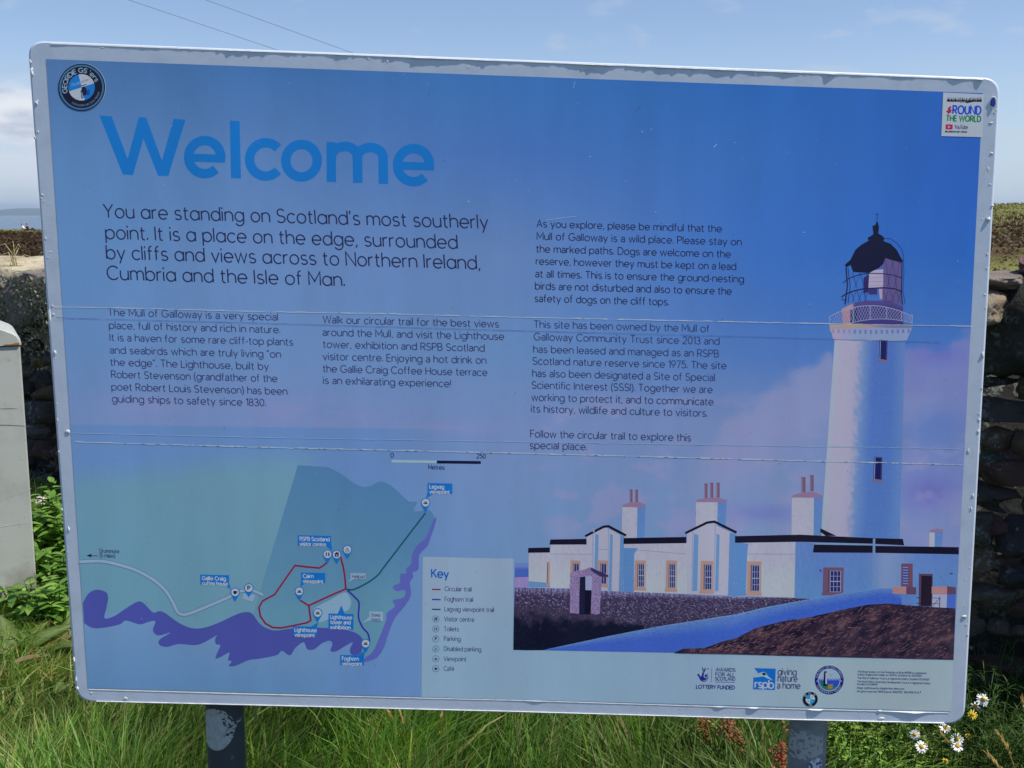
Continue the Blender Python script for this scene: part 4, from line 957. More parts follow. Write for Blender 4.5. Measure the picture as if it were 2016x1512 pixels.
# --- printed background: twilight sky, soft clouds, sea ------------------------------
KX = [90, 500, 1000, 1500, 1935]; KY = [115, 300, 500, 700, 835, 1050, 1300]
KC = np.array([
 [(80, 114, 165), (66, 109, 168), (58, 110, 176), (42, 100, 178), (38, 94, 178)],
 [(92, 130, 182), (92, 126, 180), (74, 113, 182), (58, 107, 182), (42, 92, 182)],
 [(98, 135, 186), (108, 136, 188), (106, 132, 184), (62, 108, 190), (46, 100, 190)],
 [(105, 137, 190), (110, 138, 192), (108, 138, 195), (85, 120, 194), (75, 115, 192)],
 [(118, 138, 190), (122, 138, 194), (121, 138, 196), (122, 138, 198), (105, 125, 195)],
 [(112, 138, 190), (116, 140, 194), (115, 142, 196), (122, 142, 198), (128, 138, 195)],
 [(112, 138, 190), (116, 140, 194), (115, 142, 196), (120, 140, 200), (118, 135, 200)]], float)
def bil(x, y, K):
    i = int(np.clip(np.searchsorted(KX, x) - 1, 0, len(KX) - 2)); j = int(np.clip(np.searchsorted(KY, y) - 1, 0, len(KY) - 2))
    u_ = min(1, max(0, (x - KX[i]) / (KX[i + 1] - KX[i]))); v = min(1, max(0, (y - KY[j]) / (KY[j + 1] - KY[j])))
    return (K[j, i] * (1 - u_) + K[j, i + 1] * u_) * (1 - v) + (K[j + 1, i] * (1 - u_) + K[j + 1, i + 1] * u_) * v
def fbm(x, y, s_, seed, o=5): return noise.fractal(Vector((x * s_, y * s_, seed)), 0.9, 2.1, o)
def ss(a, b, x):
    t = min(1, max(0, (x - a) / (b - a))); return t * t * (3 - 2 * t)
def over(c, col, a): return c * (1 - a) + np.array(col, float) * a
def g2(x, y, cx, cy, rx, ry): return math.exp(-((x - cx) / rx) ** 2 - ((y - cy) / ry) ** 2)
def sky_col(x, y):
    c = bil(x, y, KC)
    if y > 640 and y < 870 and x < 1010:      # faint pink wisps low on the left
        n_ = fbm(x * 0.5, y * 1.6, 0.02, 3)
        c = over(c, (138, 138, 192), 0.6 * g2(x, y, 600, 812, 150, 26) * ss(-0.1, 0.5, n_ + 0.3)); c = over(c, (140, 138, 190), 0.5 * g2(x, y, 290, 800, 90, 22)); c = over(c, (140, 140, 194), 0.5 * g2(x, y, 880, 846, 90, 12))
    if x > 980 and y > 560:
        n_ = fbm(x, y * 1.35, 0.0105, 7) * 0.75
        # big cloud climbing to the right behind the tower, left of it and right of it
        e1 = (y - (842 - 0.62 * (x - 1400))) if x < 1640 else (y - (690 - 0.30 * (x - 1790)))
        if 1640 <= x: e1 = e1 - 30 * ss(1720, 1640, x)
        a = ss(-16, 26, e1 - 52 * n_) * ss(1330, 1430, x)
        a *= 1 - 0.75 * ss(90, 190, y - (840 - 0.62 * (x - 1400) if x < 1640 else 700)) 
        c = over(c, (144, 144, 199) if x < 1700 else (132, 132, 196), 0.8 * a)
        n2_ = fbm(x, y * 1.6, 0.013, 13)
        c = over(c, (142, 143, 198), 0.7 * ss(0.0, 0.55, n2_) * ss(740, 830, y) * ss(1010, 1120, x))
        c = over(c, (105, 98, 172), 0.6 * g2(x, y, 1832, 968, 55, 34) + 0.35 * g2(x, y, 1500, 1010, 80, 16) + 0.4 * g2(x, y, 1845, 700, 60, 22))
        c = over(c, (150, 138, 192), 0.6 * ss(0.05, 0.6, fbm(x, y * 1.5, 0.016, 21)) * g2(x, y, 1830, 960, 75, 110))
        c = over(c, (86, 120, 196), 0.55 * g2(x, y, 1840, 838, 60, 40))
        c = over(c, (142, 140, 194), 0.6 * g2(x, y, 1330, 1000, 130, 110) * ss(-0.2, 0.4, n2_))
    if x < 1015 and y > 830:
        # slightly deeper strip, then the map's own sea and land tints
        t_ = ss(834, 838, y - 0.012 * (x - 140)) * (1 - ss(700, 1010, x)); c = over(c, (100, 133, 188), 0.75 * t_)
        s_ = ss(885, 975, y + 18 * fbm(x, y, 0.004, 2) + 0.06 * (min(x, 520) - 150)) * ss(640, 600, x)
        land = np.array((106, 143, 168), float) + np.array((6, 6, 4)) * ((x - 150) / 450) + np.array((-4, -2, -3)) * ss(1000, 1200, y)
        c = over(c, land, s_)
    return c
bgd = Art()
bgd.ruled([C_IN[0], C_IN[1]], [C_IN[3], C_IN[2]], 620, 430, lambda u_, v, x, y: sky_col(x, y), 0)
sheet = bgd.build('printed_sheet', board)

# --- heading ------------------------------------------------------------------------
t = Art(); BL = (0, 108, 202); lvT = 2
t.poly([(196, 227.5), (220, 229), (251.5, 313), (273.5, 230.5), (288, 231.2), (319, 316), (342, 234), (365.5, 235.5), (331.5, 346.6), (311.5, 346), (282.5, 273), (262, 344.5), (242, 343.6)], BL, lvT)
def arcp(cx, cy, rx, ry, a0, a1, n=26): return [(cx + rx * math.cos(math.radians(a0 + (a1 - a0) * i / n)), cy - ry * math.sin(math.radians(a0 + (a1 - a0) * i / n))) for i in range(n + 1)]
for cx, cy in ((403.2, 309.3), (814.4, 325.0)):
    t.line(arcp(cx, cy, 31.6, 32.6, -2, 314, 36), 18.6, BL, lvT); t.line([(cx - 31, cy + 0.8), (cx + 40.7, cy + 3.0)], 15.5, BL, lvT + 1)
t.poly([(452.6, 237.7), (472, 238.5), (474.5, 351.5), (455, 350.8)], BL, lvT)
t.line(arcp(523.5, 313.8, 32, 32.8, 42, 318, 36), 18.6, BL, lvT)
t.line(arcp(593.7, 316.3, 31, 32, 0, 360, 44)[:-1], 18.6, BL, lvT, closed=True)
t.poly([(643, 279.4), (661, 280), (662, 358.6), (643.4, 358)], BL, lvT)
t.line([(652.5, 312)] + arcp(678.6, 309, 25.6, 20.8, 180, 0, 24) + [(704, 312), (704.6, 359.8)], 18.6, BL, lvT + 1)
t.line([(704, 314)] + arcp(729, 311, 25.6, 20.8, 180, 0, 24) + [(754.4, 314), (755, 361.8)], 18.6, BL, lvT + 2)
t.build('heading', sheet, 'large blue word Welcome')
# --- paragraphs ---------------------------------------------------------------------
def para(lines, cap, wgt, col, style, label, lv=2, track=1.25, par=None, name='paragraph'):
    a = Art()
    for s_, p0, p1 in lines: text(a, s_, p0, p1, cap, wgt, col, lv, style, track)
    return a.build(name, par or sheet, label)
DK = (38, 40, 78); DK2 = (56, 60, 104)
para([("You are standing on Scotland’s most southerly", (205, 428), (961, 450)), ("point. It is a place on the edge, surrounded", (209, 470), (900.5, 489.5)), ("by cliffs and views across to Northern Ireland,", (210.5, 509.5), (944.5, 530)), ("Cumbria and the Isle of Man.", (212, 550), (678, 563))], 26.5, 2.7, DK, 'l', 'larger introduction text of four lines', track=1.35)
B_ = 13.9; WG = 1.8
para([("The Mull of Galloway is a very special", (213.5, 621), (547, 630.8)), ("place, full of history and rich in nature.", (215.5, 647), (551, 655.7)), ("It is a haven for some rare cliff-top plants", (217, 670.7), (577, 680)), ("and seabirds which are truly living “on", (217.5, 695.7), (553, 704)), ("the edge”. The Lighthouse, built by", (218, 719.5), (529, 728)), ("Robert Stevenson (grandfather of the", (220, 743.5), (545.7, 752)), ("poet Robert Louis Stevenson) has been", (220.5, 768), (565.5, 777)), ("guiding ships to safety since 1830.", (221.5, 791.5), (523, 799.5))], B_, WG, DK2, 'g', 'left column of small text')
para([("Walk our circular trail for the best views", (636.5, 635.7), (981.7, 644.5)), ("around the Mull, and visit the Lighthouse", (636, 660.7), (992, 669)), ("tower, exhibition and RSPB Scotland", (636.5, 684.3), (953.7, 692)), ("visitor centre. Enjoying a hot drink on", (636.3, 708.3), (957, 716)), ("the Gallie Craig Coffee House terrace", (636.5, 732.3), (959, 740)), ("is an exhilarating experience!", (637, 755.3), (887, 762))], B_, WG, DK2, 'g', 'middle column of small text')
para([("As you explore, please be mindful that the", (1057, 447), (1420.5, 457)), ("Mull of Galloway is a wild place. Please stay on", (1057.5, 471.5), (1459.5, 483)), ("the marked paths. Dogs are welcome on the", (1056, 496.5), (1438, 507)), ("reserve, however they must be kept on a lead", (1055.5, 520.7), (1448.7, 531.3)), ("at all times. This is to ensure the ground-nesting", (1054.5, 545.5), (1464, 556)), ("birds are not disturbed and also to ensure the", (1054, 569.5), (1440, 580)), ("safety of dogs on the cliff tops.", (1053, 594), (1316, 601))], B_, WG, DK, 'g', 'upper right column of small text')
para([("This site has been owned by the Mull of", (1051.5, 645), (1396, 653.7)), ("Galloway Community Trust since 2013 and", (1051.5, 669.5), (1416, 678.5)), ("has been leased and managed as an RSPB", (1050.5, 694), (1414.5, 703)), ("Scotland nature reserve since 1975. The site", (1049, 717.3), (1429.5, 726.5)), ("has also been designated a Site of Special", (1048.5, 741.3), (1406.5, 750)), ("Scientific Interest (SSSI). Together we are", (1047.5, 764.7), (1402.3, 773.5)), ("working to protect it, and to communicate", (1047, 788.7), (1404, 797.7)), ("its history, wildlife and culture to visitors.", (1046, 811.3), (1392, 820))], B_, WG, DK2, 'g', 'lower right column of small text')
para([("Follow the circular trail to explore this", (1044.5, 860.5), (1360, 868.5)), ("special place.", (1043.5, 883), (1155, 886))], B_, WG, DK2, 'g', 'last two short lines of the right column')

# --- trail map ----------------------------------------------------------------------
m = Art()
SEA_T = (92, 128, 180); 
upper = [(163.4, 1187), (173.8, 1169), (188.7, 1161), (208, 1165), (213, 1177), (209.5, 1197.6), (206, 1217), (224.4, 1213), (248, 1197.6), (269, 1185), (281, 1185.7), (295.8, 1200.6), (303.3, 1206), (313.7, 1203), (325.6, 1207), (352.4, 1226), (376, 1236), (400, 1236), (429.8, 1226), (465.5, 1209.5), (483.3, 1205), (496.7, 1208), (511, 1227), (528, 1238), (545, 1241), (577, 1237), (628, 1235.5), (679, 1239.7), (704.6, 1248), (716, 1261)]
lower = [(711.7, 1283.8), (704.6, 1289), (691.8, 1288), (689, 1278), (694.6, 1264), (679, 1272), (662, 1282), (650.6, 1281), (654.8, 1266.7), (647.7, 1261), (633.5, 1266.7), (619, 1278), (605, 1278), (598, 1264), (582, 1275), (571, 1290), (555, 1281), (545, 1289.5), (511, 1296.6), (489, 1299.4), (465.5, 1310), (450.6, 1310.7), (456.5, 1301.8), (449, 1298.8), (452, 1284.5), (438.7, 1291), (425, 1296.7), (426.8, 1287), (434, 1270.5), (425, 1267.6), (423.8, 1257), (426.8, 1251), (400, 1265.5), (382, 1270), (352, 1267.6), (328.6, 1273.5), (313.7, 1269), (314.6, 1258.6), (336, 1245), (312, 1251), (301, 1240.8), (306, 1223), (293, 1224), (275, 1229), (248, 1221.4), (236, 1229), (203.6, 1235.7), (182.7, 1236), (166, 1227)]
def seabed(u_, v, x, y): return over(np.array((110, 140, 182), float) + np.array((-12, -8, -4)) * v, sky_col(x, y), ss(560, 850, x))
m.ruled([(164, 1200), (300, 1215), (400, 1250), (560, 1262), (700, 1272), (745, 1240), (772, 1190), (800, 1130), (834, 1070), (857, 1020), (1010, 960)], [(174, 1353), (300, 1356), (420, 1359), (560, 1363), (660, 1365), (720, 1367), (760, 1368), (800, 1369), (832, 1370), (900, 1372), (1010, 1375)], 120, 40, seabed, 1)
east = [(856.7, 1018), (858, 1028), (846.7, 1062), (841, 1076), (825.4, 1093), (824, 1120), (812.6, 1127.4), (814, 1136), (807, 1147), (809, 1173), (792.7, 1198.5), (778.5, 1215.6), (767, 1241), (755.8, 1275), (741.5, 1295), (718.8, 1303), (717, 1296.6), (733, 1283.8), (747, 1255), (760, 1221), (761.5, 1207), (775.7, 1195.7), (777, 1190), (772.8, 1184), (777, 1180), (795.6, 1175.8), (797, 1161.5), (781, 1163.8), (773.4, 1157), (777, 1151.6), (787, 1147), (788.5, 1130), (799.8, 1128.8), (799.8, 1119), (809.8, 1110), (811, 1093), (819.7, 1076), (838, 1059), (846.7, 1039)]
resN = [(586.6, 915.6), (617, 917.5), (647.7, 920), (673, 934), (699, 952.6), (718.8, 958.8), (733, 955), (747, 948), (764, 952.6), (781, 965.4), (795.6, 979.6), (807, 987.6), (821, 988), (818, 996), (815.5, 1001), (817, 1006.6), (829.7, 1005.8), (844, 1003.8), (852.4, 1012), (855, 1022)]
res = [(498, 1211)] + resN[:2] + catmull(resN[2:], 3, False) + [(846, 1050), (838, 1062), (820, 1082), (815, 1100), (806, 1122), (795, 1140), (785, 1155), (800, 1166), (798, 1178), (780, 1186), (776, 1200), (762, 1220), (750, 1255), (738, 1283), (722, 1299), (712, 1286), (716, 1262), (704, 1250), (679, 1242), (628, 1238), (577, 1240), (545, 1244), (528, 1241), (511, 1230), (500, 1214)]
cols = [P_(over(np.array((82, 122, 166), float), (98, 140, 166), ss(1000, 1230, y))) for x, y in res]
ar = sum(res[i - 1][0] * res[i][1] - res[i][0] * res[i - 1][1] for i in range(len(res)))
m.poly(res, cols[::-1] if ar > 0 else cols, 2)
m.poly(catmull(upper, 4, False) + catmull(lower, 4, False), (74, 78, 156), 3)
m.poly(catmull(east, 3), (92, 96, 174), 3)
road = catmull([(156, 1106), (179.8, 1104.6), (203.6, 1105), (236, 1112), (269, 1123), (301.8, 1141), (325.6, 1162), (340.5, 1185.7), (349.4, 1204), (360, 1209.5), (376, 1206.5), (412, 1192), (447.6, 1176.8), (471.4, 1164.5), (490, 1161.5), (503, 1164), (517.6, 1171)], 5, False)
m.line(road, 7.6, (82, 98, 132), 4); m.line(road, 5.8, (138, 158, 190), 5)
m.poly([(480, 1168), (503, 1172), (497, 1185), (477, 1178)], (138, 158, 190), 5)
m.poly(catmull([(618, 1198.5), (650, 1181), (679, 1165.8), (690.4, 1180), (690.4, 1191), (684.7, 1201), (655, 1214), (630.7, 1225), (622, 1212)], 4), (134, 160, 188), 4)
RD = (134, 28, 66)
red = [(643.5, 1107.5), (637, 1113), (629, 1118), (606, 1116), (581, 1113), (568, 1131), (541, 1170), (528, 1177), (517, 1183), (510, 1195.7), (512.7, 1212.7), (522.6, 1227), (537, 1235), (554, 1236), (580, 1231), (605, 1225.5), (612, 1221), (610, 1206), (608, 1192), (640, 1177), (681, 1159), (679, 1135), (676, 1116), (670.5, 1096)]
m.line(red, 3.4, RD, 6); m.line([(591, 1181.4), (608, 1192)], 3.2, RD, 6)
m.line(catmull([(838, 1009.5), (790, 1072), (757, 1115), (743, 1133), (722, 1148), (700, 1159), (690, 1161), (682, 1159.5)], 4, False), 3.0, (16, 78, 96), 6)
m.line(catmull([(684, 1161.5), (699, 1175.8), (707, 1187), (706, 1215.6), (714.5, 1235.5), (724.5, 1247), (728, 1263)], 4, False), 3.0, (48, 44, 150), 7)
m.rect(771, 905.2, 860, 910.4, (150, 172, 205), 4, 0.015); m.rect(860, 906.6, 946.7, 912.2, (22, 22, 58), 4, 0.012)
text(m, "0", (769.5, 900.5), (775, 900.5), 9, 1.3, DK, 4); text(m, "250", (939, 901.7), (956, 902.4), 8.6, 1.3, DK, 4); text(m, "Metres", (843.5, 923.5), (875, 924.6), 8.6, 1.2, DK, 4)
text(m, "Drummore", (197, 1087.5), (235, 1089), 7.4, 1.0, (48, 60, 92), 4); text(m, "(5 miles)", (197, 1097), (227, 1098), 7.4, 1.0, (48, 60, 92), 4)
m.line([(176, 1093.8), (192, 1094.2)], 1.2, (25, 28, 60), 4); m.poly([(170.5, 1093.6), (181, 1089.8), (179, 1094), (181, 1097.2)], (25, 28, 60), 4)
mp_ = m.build('trail_map', sheet, 'map of headland with coloured trails and purple cliffs')
LB = (4, 104, 204); LT = (176, 208, 240)
def mlabel(box, ptr, lines, size=7.2, bg_=LB, fg=LT, w_=1.45, name='map_label'):
    a = Art(); x0, y0, x1, y1 = box
    a.rect(x0, y0, x1, y1, bg_, 8, 0.022); a.poly(ptr, bg_, 8.3)
    for k_, (s_, wid) in enumerate(lines):
        yb = y0 + 3.2 + size * 1.02 + k_ * size * 1.38
        text(a, s_, (x0 + 4, yb), (x0 + 4 + wid, yb + wid * 0.024), size, w_, fg, 9)
    return a.build(name, mp_)
mlabel((842, 950.7, 890.7, 970.7), [(843, 966), (856, 970), (838.5, 981)], [("Lagvag", 28), ("viewpoint", 39)])
mlabel((586.6, 1053.5, 652, 1073.5), [(640, 1073), (651.5, 1068), (655, 1084)], [("RSPB Scotland", 58), ("visitor centre", 51)])
mlabel((593, 1126.8, 640.6, 1146.2), [(594, 1143), (606, 1145), (591, 1155)], [("Cairn", 20), ("viewpoint", 39)])
mlabel((576.7, 1232.6, 624, 1251.5), [(612, 1234), (623.8, 1238), (626.2, 1225)], [("Lighthouse", 43), ("viewpoint", 39)])
mlabel((647, 1207.5, 696, 1238.5), [(665, 1208.5), (679, 1208.8), (672, 1191.4)], [("Lighthouse", 42), ("tower and", 39), ("exhibition", 39)])
mlabel((670, 1289, 716.8, 1308.5), [(705, 1290), (716.5, 1296), (718, 1281)], [("Foghorn", 32), ("viewpoint", 39)])
mlabel((394.6, 1131, 451, 1150), [(442, 1150), (451, 1146), (454.5, 1160)], [("Gallie Craig", 46), ("coffee house", 50)])
mlabel((690, 1128, 720, 1139.6), [(690.3, 1138), (698, 1139.5), (686, 1146)], [("Helipad", 24)], 6.4, (140, 160, 190), (70, 76, 110), 0.9)
mlabel((727, 1203.6, 754, 1222.4), [(727.5, 1214), (729, 1221), (711.7, 1227.5)], [("Steep", 18), ("steps", 18)], 6.4, (140, 160, 190), (70, 76, 110), 0.9)
IK = (22, 22, 48)
def icon(a, kind, cx, cy, s_, lv, col=IK):
    L_ = lambda pts, w_: a.line([(cx + x * s_, cy + y * s_) for x, y in pts], w_ * s_, col, lv)
    Pg = lambda pts, c_=col, l_=0: a.poly([(cx + x * s_, cy + y * s_) for x, y in pts], c_, lv + l_)
    if kind == 'view':
        for x, y in ((-.62, .02), (-.42, -.28), (-.16, -.42), (.16, -.42), (.42, -.28), (.62, .02)): Pg([(x * .3 - .07, .26), (x - .06, y), (x + .07, y), (x * .3 + .09, .26)])
        L_([(-.72, .3), (.72, .34)], .1)
    elif kind == 'house':
        Pg([(-.72, -.02), (0, -.74), (.72, 0), (.5, .02), (.5, .6), (-.5, .6), (-.5, -.02)]); L_([(.42, -.6), (.42, -.2)], .2)
        a.line([(cx - .22 * s_, cy - .1 * s_), (cx, cy + .42 * s_), (cx + .22 * s_, cy - .1 * s_)], .13 * s_, (188, 202, 230), lv + .6)
    elif kind == 'wc':
        for d_ in (-.34, .34):
            a.disc(cx + d_ * s_, cy - .52 * s_, .13 * s_, col, lv, 10); Pg([(d_ - .22, -.34), (d_ + .22, -.34), (d_ + .12, .1), (d_ - .12, .1)] if d_ < 0 else [(d_ - .1, -.34), (d_ + .1, -.34), (d_ + .28, .2), (d_ - .28, .2)])
            L_([(d_ - .09, .05), (d_ - .14, .6)], .13); L_([(d_ + .09, .05), (d_ + .14, .6)], .13)
    elif kind == 'P': text(a, 'P', (cx - .26 * s_, cy + .5 * s_), (cx + .34 * s_, cy + .5 * s_), 1.05 * s_, .26 * s_, col, lv)
    elif kind == 'chair':
        a.disc(cx - .12 * s_, cy - .6 * s_, .12 * s_, col, lv, 10); L_([(-.1, -.42), (-.05, .1), (.32, .12), (.5, .5)], .15); L_([(-.1, -.18), (.28, -.15)], .1)
        a.line([(cx + .42 * s_ * math.cos(q_ * .3 + .4) - .08 * s_, cy + .25 * s_ + .42 * s_ * math.sin(q_ * .3 + .4)) for q_ in range(14)], .11 * s_, col, lv + .3)
    elif kind == 'cup':
        Pg([(-.5, -.36), (.4, -.36), (.34, .3), (.2, .48), (-.3, .48), (-.44, .3)]); L_([(.36, -.2), (.62, -.2), (.62, .12), (.34, .2)], .12)
def pin(cx, cy, kind, r=9.3):
    a = Art(); k_ = 24; o = []
    for i in range(k_ + 1):
        an = math.radians(205 - 230 * i / k_); o.append((cx + r * math.cos(an), cy - r * math.sin(an)))
    a.poly(o + [(cx + r * 0.34, cy + r * 1.45), (cx, cy + r * 1.95), (cx - r * 0.34, cy + r * 1.45)], LB, 10); a.disc(cx, cy, r * 0.80, (188, 203, 232), 11, 26); icon(a, kind, cx, cy, r * 0.78, 12)
    return a.build('map_pin', mp_)
for cx, cy, k_ in ((838, 989.5, 'view'), (645, 1091, 'wc'), (663, 1091.5, 'house'), (684, 1082, 'chair'), (589.5, 1164, 'view'), (625.6, 1206.5, 'view'), (720, 1266.7, 'view'), (490, 1157.5, 'P'), (463, 1165.8, 'cup')): pin(cx, cy, k_)
ky = Art()
def keybg(u_, v, x, y): return over(over(np.array((146, 161, 200), float), (139, 161, 190), ss(1120, 1300, y)), (153, 166, 177), ss(1200, 1800, x) * ss(1280, 1310, y))
ky.ruled([(832.5, 1096), (920, 1098), (1011, 1100)], [(830, 1371.8), (920, 1374.3), (1010, 1376.8)], 30, 40, keybg, 4)
ky.ruled([(1009, 1278), (1300, 1284.5), (1600, 1292), (1877.5, 1298.6)], [(1009, 1376.8), (1300, 1384.6), (1600, 1392.8), (1872.4, 1400)], 80, 16, keybg, 1)
text(ky, "Key", (850, 1136.5), (883, 1137.6), 16.5, 2.7, (18, 88, 176), 6, 'l', 1.2)
KT = (66, 70, 108)
for s_, x0, y0, x1 in (("Circular trail", 876, 1163.2, 928), ("Foghorn trail", 876, 1183.4, 931), ("Lagvag viewpoint trail", 875.6, 1202.8, 972), ("Visitor centre", 875, 1222.6, 933.5), ("Toilets", 874.5, 1242, 903), ("Parking", 874.5, 1261.3, 906.5), ("Disabled parking", 874.5, 1281, 947), ("Viewpoint", 874, 1300.8, 918), ("Café", 874, 1320, 894)):
    text(ky, s_, (x0, y0), (x1, y0 + (x1 - x0) * 0.02), 8.6, 1.15, KT, 6)
for y, c_ in ((1160, RD), (1180, (48, 44, 150)), (1199.3, (16, 78, 96))): ky.line([(850.5, y), (867.5, y + .3)], 2.6, c_, 6)
for y, k_ in ((1218.5, 'house'), (1238, 'wc'), (1257.6, 'P'), (1277.4, 'chair'), (1296.8, 'view'), (1316.2, 'cup')):
    ky.line(arcp(858, y, 6.3, 6.3, 0, 360, 26)[:-1], 0.8, (48, 80, 130), 6, closed=True); icon(ky, k_, 858, y, 5.2, 6.5)
ky.build('map_key', sheet, 'key panel and pale strip under the picture')
# ------------------------------------------------------------------ printed lighthouse picture
pic = Art()
def c6(X, Y): return (1000 + X / 3.36, 900 + Y / 3.36)
def c7(X, Y): return (1450 + X / 3.36, 900 + Y / 3.36)
def c5(X, Y): return (1600 + X / 5.04, 400 + Y / 5.04)
WLIT = (172, 165, 220); WBLU = (98, 124, 212); ROOF = (26, 20, 44); ORG = (186, 134, 128); TERR = (148, 96, 118)
def tower(u_, v, x, y):
    e = 0.36 + 0.07 * fbm(x, y, 0.09, 5, 3) + 0.02 * fbm(x, y, 0.4, 1, 2)
    lit = over(np.array((170, 160, 205), float), (164, 166, 217), ss(0.08, 0.0, abs(u_ - .02))); lit = over(lit, (162, 142, 192), 0.25 * ss(.2, .36, u_))
    blu = over(np.array((122, 142, 216), float), (80, 110, 198), ss(.36, .6, u_)); blu = over(blu, (98, 126, 206), ss(.8, 1, u_)); blu = over(blu, (92, 128, 210), .4 * v)
    c = over(lit, blu, ss(e - .06, e + .08, u_)); return over(c, (190, 186, 220), 0.2 * max(0, fbm(x, y, 0.35, 9, 2)))
pic.ruled([(1643, 668), (1782, 668)], [(1615.5, 1060), (1771, 1062)], 70, 170, tower, 3)
pic.ruled([(1633, 640), (1690, 641), (1740, 643), (1796.5, 643)], [(1640, 668), (1690, 671), (1740, 672), (1785, 670)], 60, 14, lambda u_, v, x, y: over(over(np.array((140, 150, 212), float), (172, 150, 176), ss(.35, .0, u_)), (178, 138, 120), ss(.32, .1, v) * ss(.75, .1, u_)), 4)
pic.ruled([(1633, 637.5), (1679, 637), (1740, 640), (1796, 641)], [(1633, 644), (1679, 643.5), (1740, 645.5), (1796, 646)], 40, 2, lambda u_, v, x, y: over(np.array((196, 150, 130), float), (120, 118, 150), ss(.3, .8, u_)), 5)
for i in range(15):
    x = 1638 + i * 10.6; y = 647.5 + 2 * math.sin(math.pi * i / 14); pic.poly([(x, y), (x + 4.6, y + .1), (x + 4.4, y + 8), (x + .3, y + 7.6)], (104, 116, 196) if i > 3 else (146, 126, 170), 5)
pic.ruled([c5(285, 1050), c5(420, 985), c5(560, 965), c5(760, 972), c5(895, 1020)], [c5(300, 1215), c5(420, 1205), c5(560, 1195), c5(760, 1200), c5(900, 1215)], 60, 20, lambda u_, v, x, y: over(np.array((186, 122, 142), float), (66, 54, 124), ss(.16, .24, u_)) + np.array((18, 14, 8)) * ss(.25, .1, v), 4)
for X0, X1 in ((372, 440),): pic.poly([c5(X0, 1060), c5(X1, 1045), c5(X1, 1200), c5(X0, 1205)], (40, 34, 92), 4.5)
# gallery lattice
def rail(t): return (c5(165 + 825 * t, 1130 - 105 * math.sin(math.pi * min(1, t * 1.05)) ** 0.8 - 20 * t), c5(170 + 815 * t, 1278 - 95 * math.sin(math.pi * min(1, t * .95)) ** 0.7 - 60 * t))
LAT = (150, 152, 214)
pic.line([rail(i / 24)[0] for i in range(25)], 1.4, LAT, 7); pic.line([rail(i / 24)[1] for i in range(25)], 1.2, LAT, 7)
for i in range(30):
    a, b = rail(i / 30), rail(min(1, (i + 2.6) / 30)); pic.line([a[0], b[1]], 0.55, LAT, 6); pic.line([a[1], b[0]], 0.55, LAT, 6)
for t_ in (0.0, 0.285, 0.49, 0.69, 0.87, 1.0): a = rail(t_); pic.line([a[0], a[1]], 1.5, (136, 150, 222), 7)
# lantern
pic.poly([c5(690, 530), c5(880, 555), c5(885, 1000), c5(690, 965)], (98, 84, 138), 4)
pic.poly([c5(505, 740), c5(565, 700), c5(565, 870), c5(505, 900)], (44, 36, 92), 4); pic.poly([c5(560, 670), c5(700, 655), c5(698, 845), c5(552, 840)], (186, 158, 190), 4.2)
for k_ in range(4): pic.line([c5(556, 700 + 40 * k_), c5(696, 695 + 40 * k_)], 0.7, (150, 116, 158), 4.6)
pic.poly([c5(540, 850), c5(640, 850), c5(640, 905), c5(560, 905)], (60, 48, 110), 4.2); pic.poly([c5(655, 850), c5(690, 850), c5(690, 950), c5(665, 950)], (180, 146, 176), 4.3)
DKN = (20, 20, 52)
pic.poly([c5(*p) for p in [(320, 608), (372, 565), (395, 520), (425, 460), (485, 410), (555, 372), (545, 342), (590, 318), (602, 300), (592, 228), (625, 212), (630, 186), (645, 186), (650, 212), (658, 235), (650, 300), (692, 325), (712, 350), (702, 376), (772, 402), (832, 460), (872, 535), (896, 575), (880, 592), (720, 545), (700, 600), (660, 640), (560, 692), (400, 682), (376, 612), (330, 640)]], DKN, 5)
pic.line([c5(638, 190), c5(640, 95)], .8, DKN, 5); pic.line([c5(620, 112), c5(655, 108)], .7, DKN, 5.5)
pic.line([c5(*p) for p in [(712, 348), (770, 352), (840, 400), (885, 460), (900, 520), (905, 700), (895, 860), (915, 1000)]], 1.0, (40, 52, 130), 5)
for pts, w_ in (([(330, 640), (345, 820), (320, 1005)], 2.4), ([(350, 640), (372, 830), (350, 990)], 1.2), ([(300, 790), (360, 745), (460, 708), (570, 695), (700, 700), (810, 715), (890, 745)], 1.6), ([(285, 930), (330, 900), (410, 868), (510, 848), (700, 838), (820, 850), (888, 880)], 2.4), ([(288, 945), (300, 960), (340, 960)], 1.2), ([(886, 590), (880, 900), (890, 1010)], 2.0)):
    pic.line([c5(*p) for p in pts], w_, (34, 32, 78), 6)
for X0 in (395, 470, 720, 790): pic.line([c5(X0, 690 if X0 < 600 else 560), c5(X0 + 45, 840)], 0.8, (52, 48, 104), 6); pic.line([c5(X0 + 75, 700 if X0 < 600 else 570), c5(X0 + 20, 840)], 0.8, (52, 48, 104), 6)
for X0 in (380, 440, 500, 700, 770, 830): pic.line([c5(X0, 870), c5(X0 + 35, 975)], 0.8, (52, 48, 104), 6); pic.line([c5(X0 + 50, 870), c5(X0 + 10, 985)], 0.8, (52, 48, 104), 6)
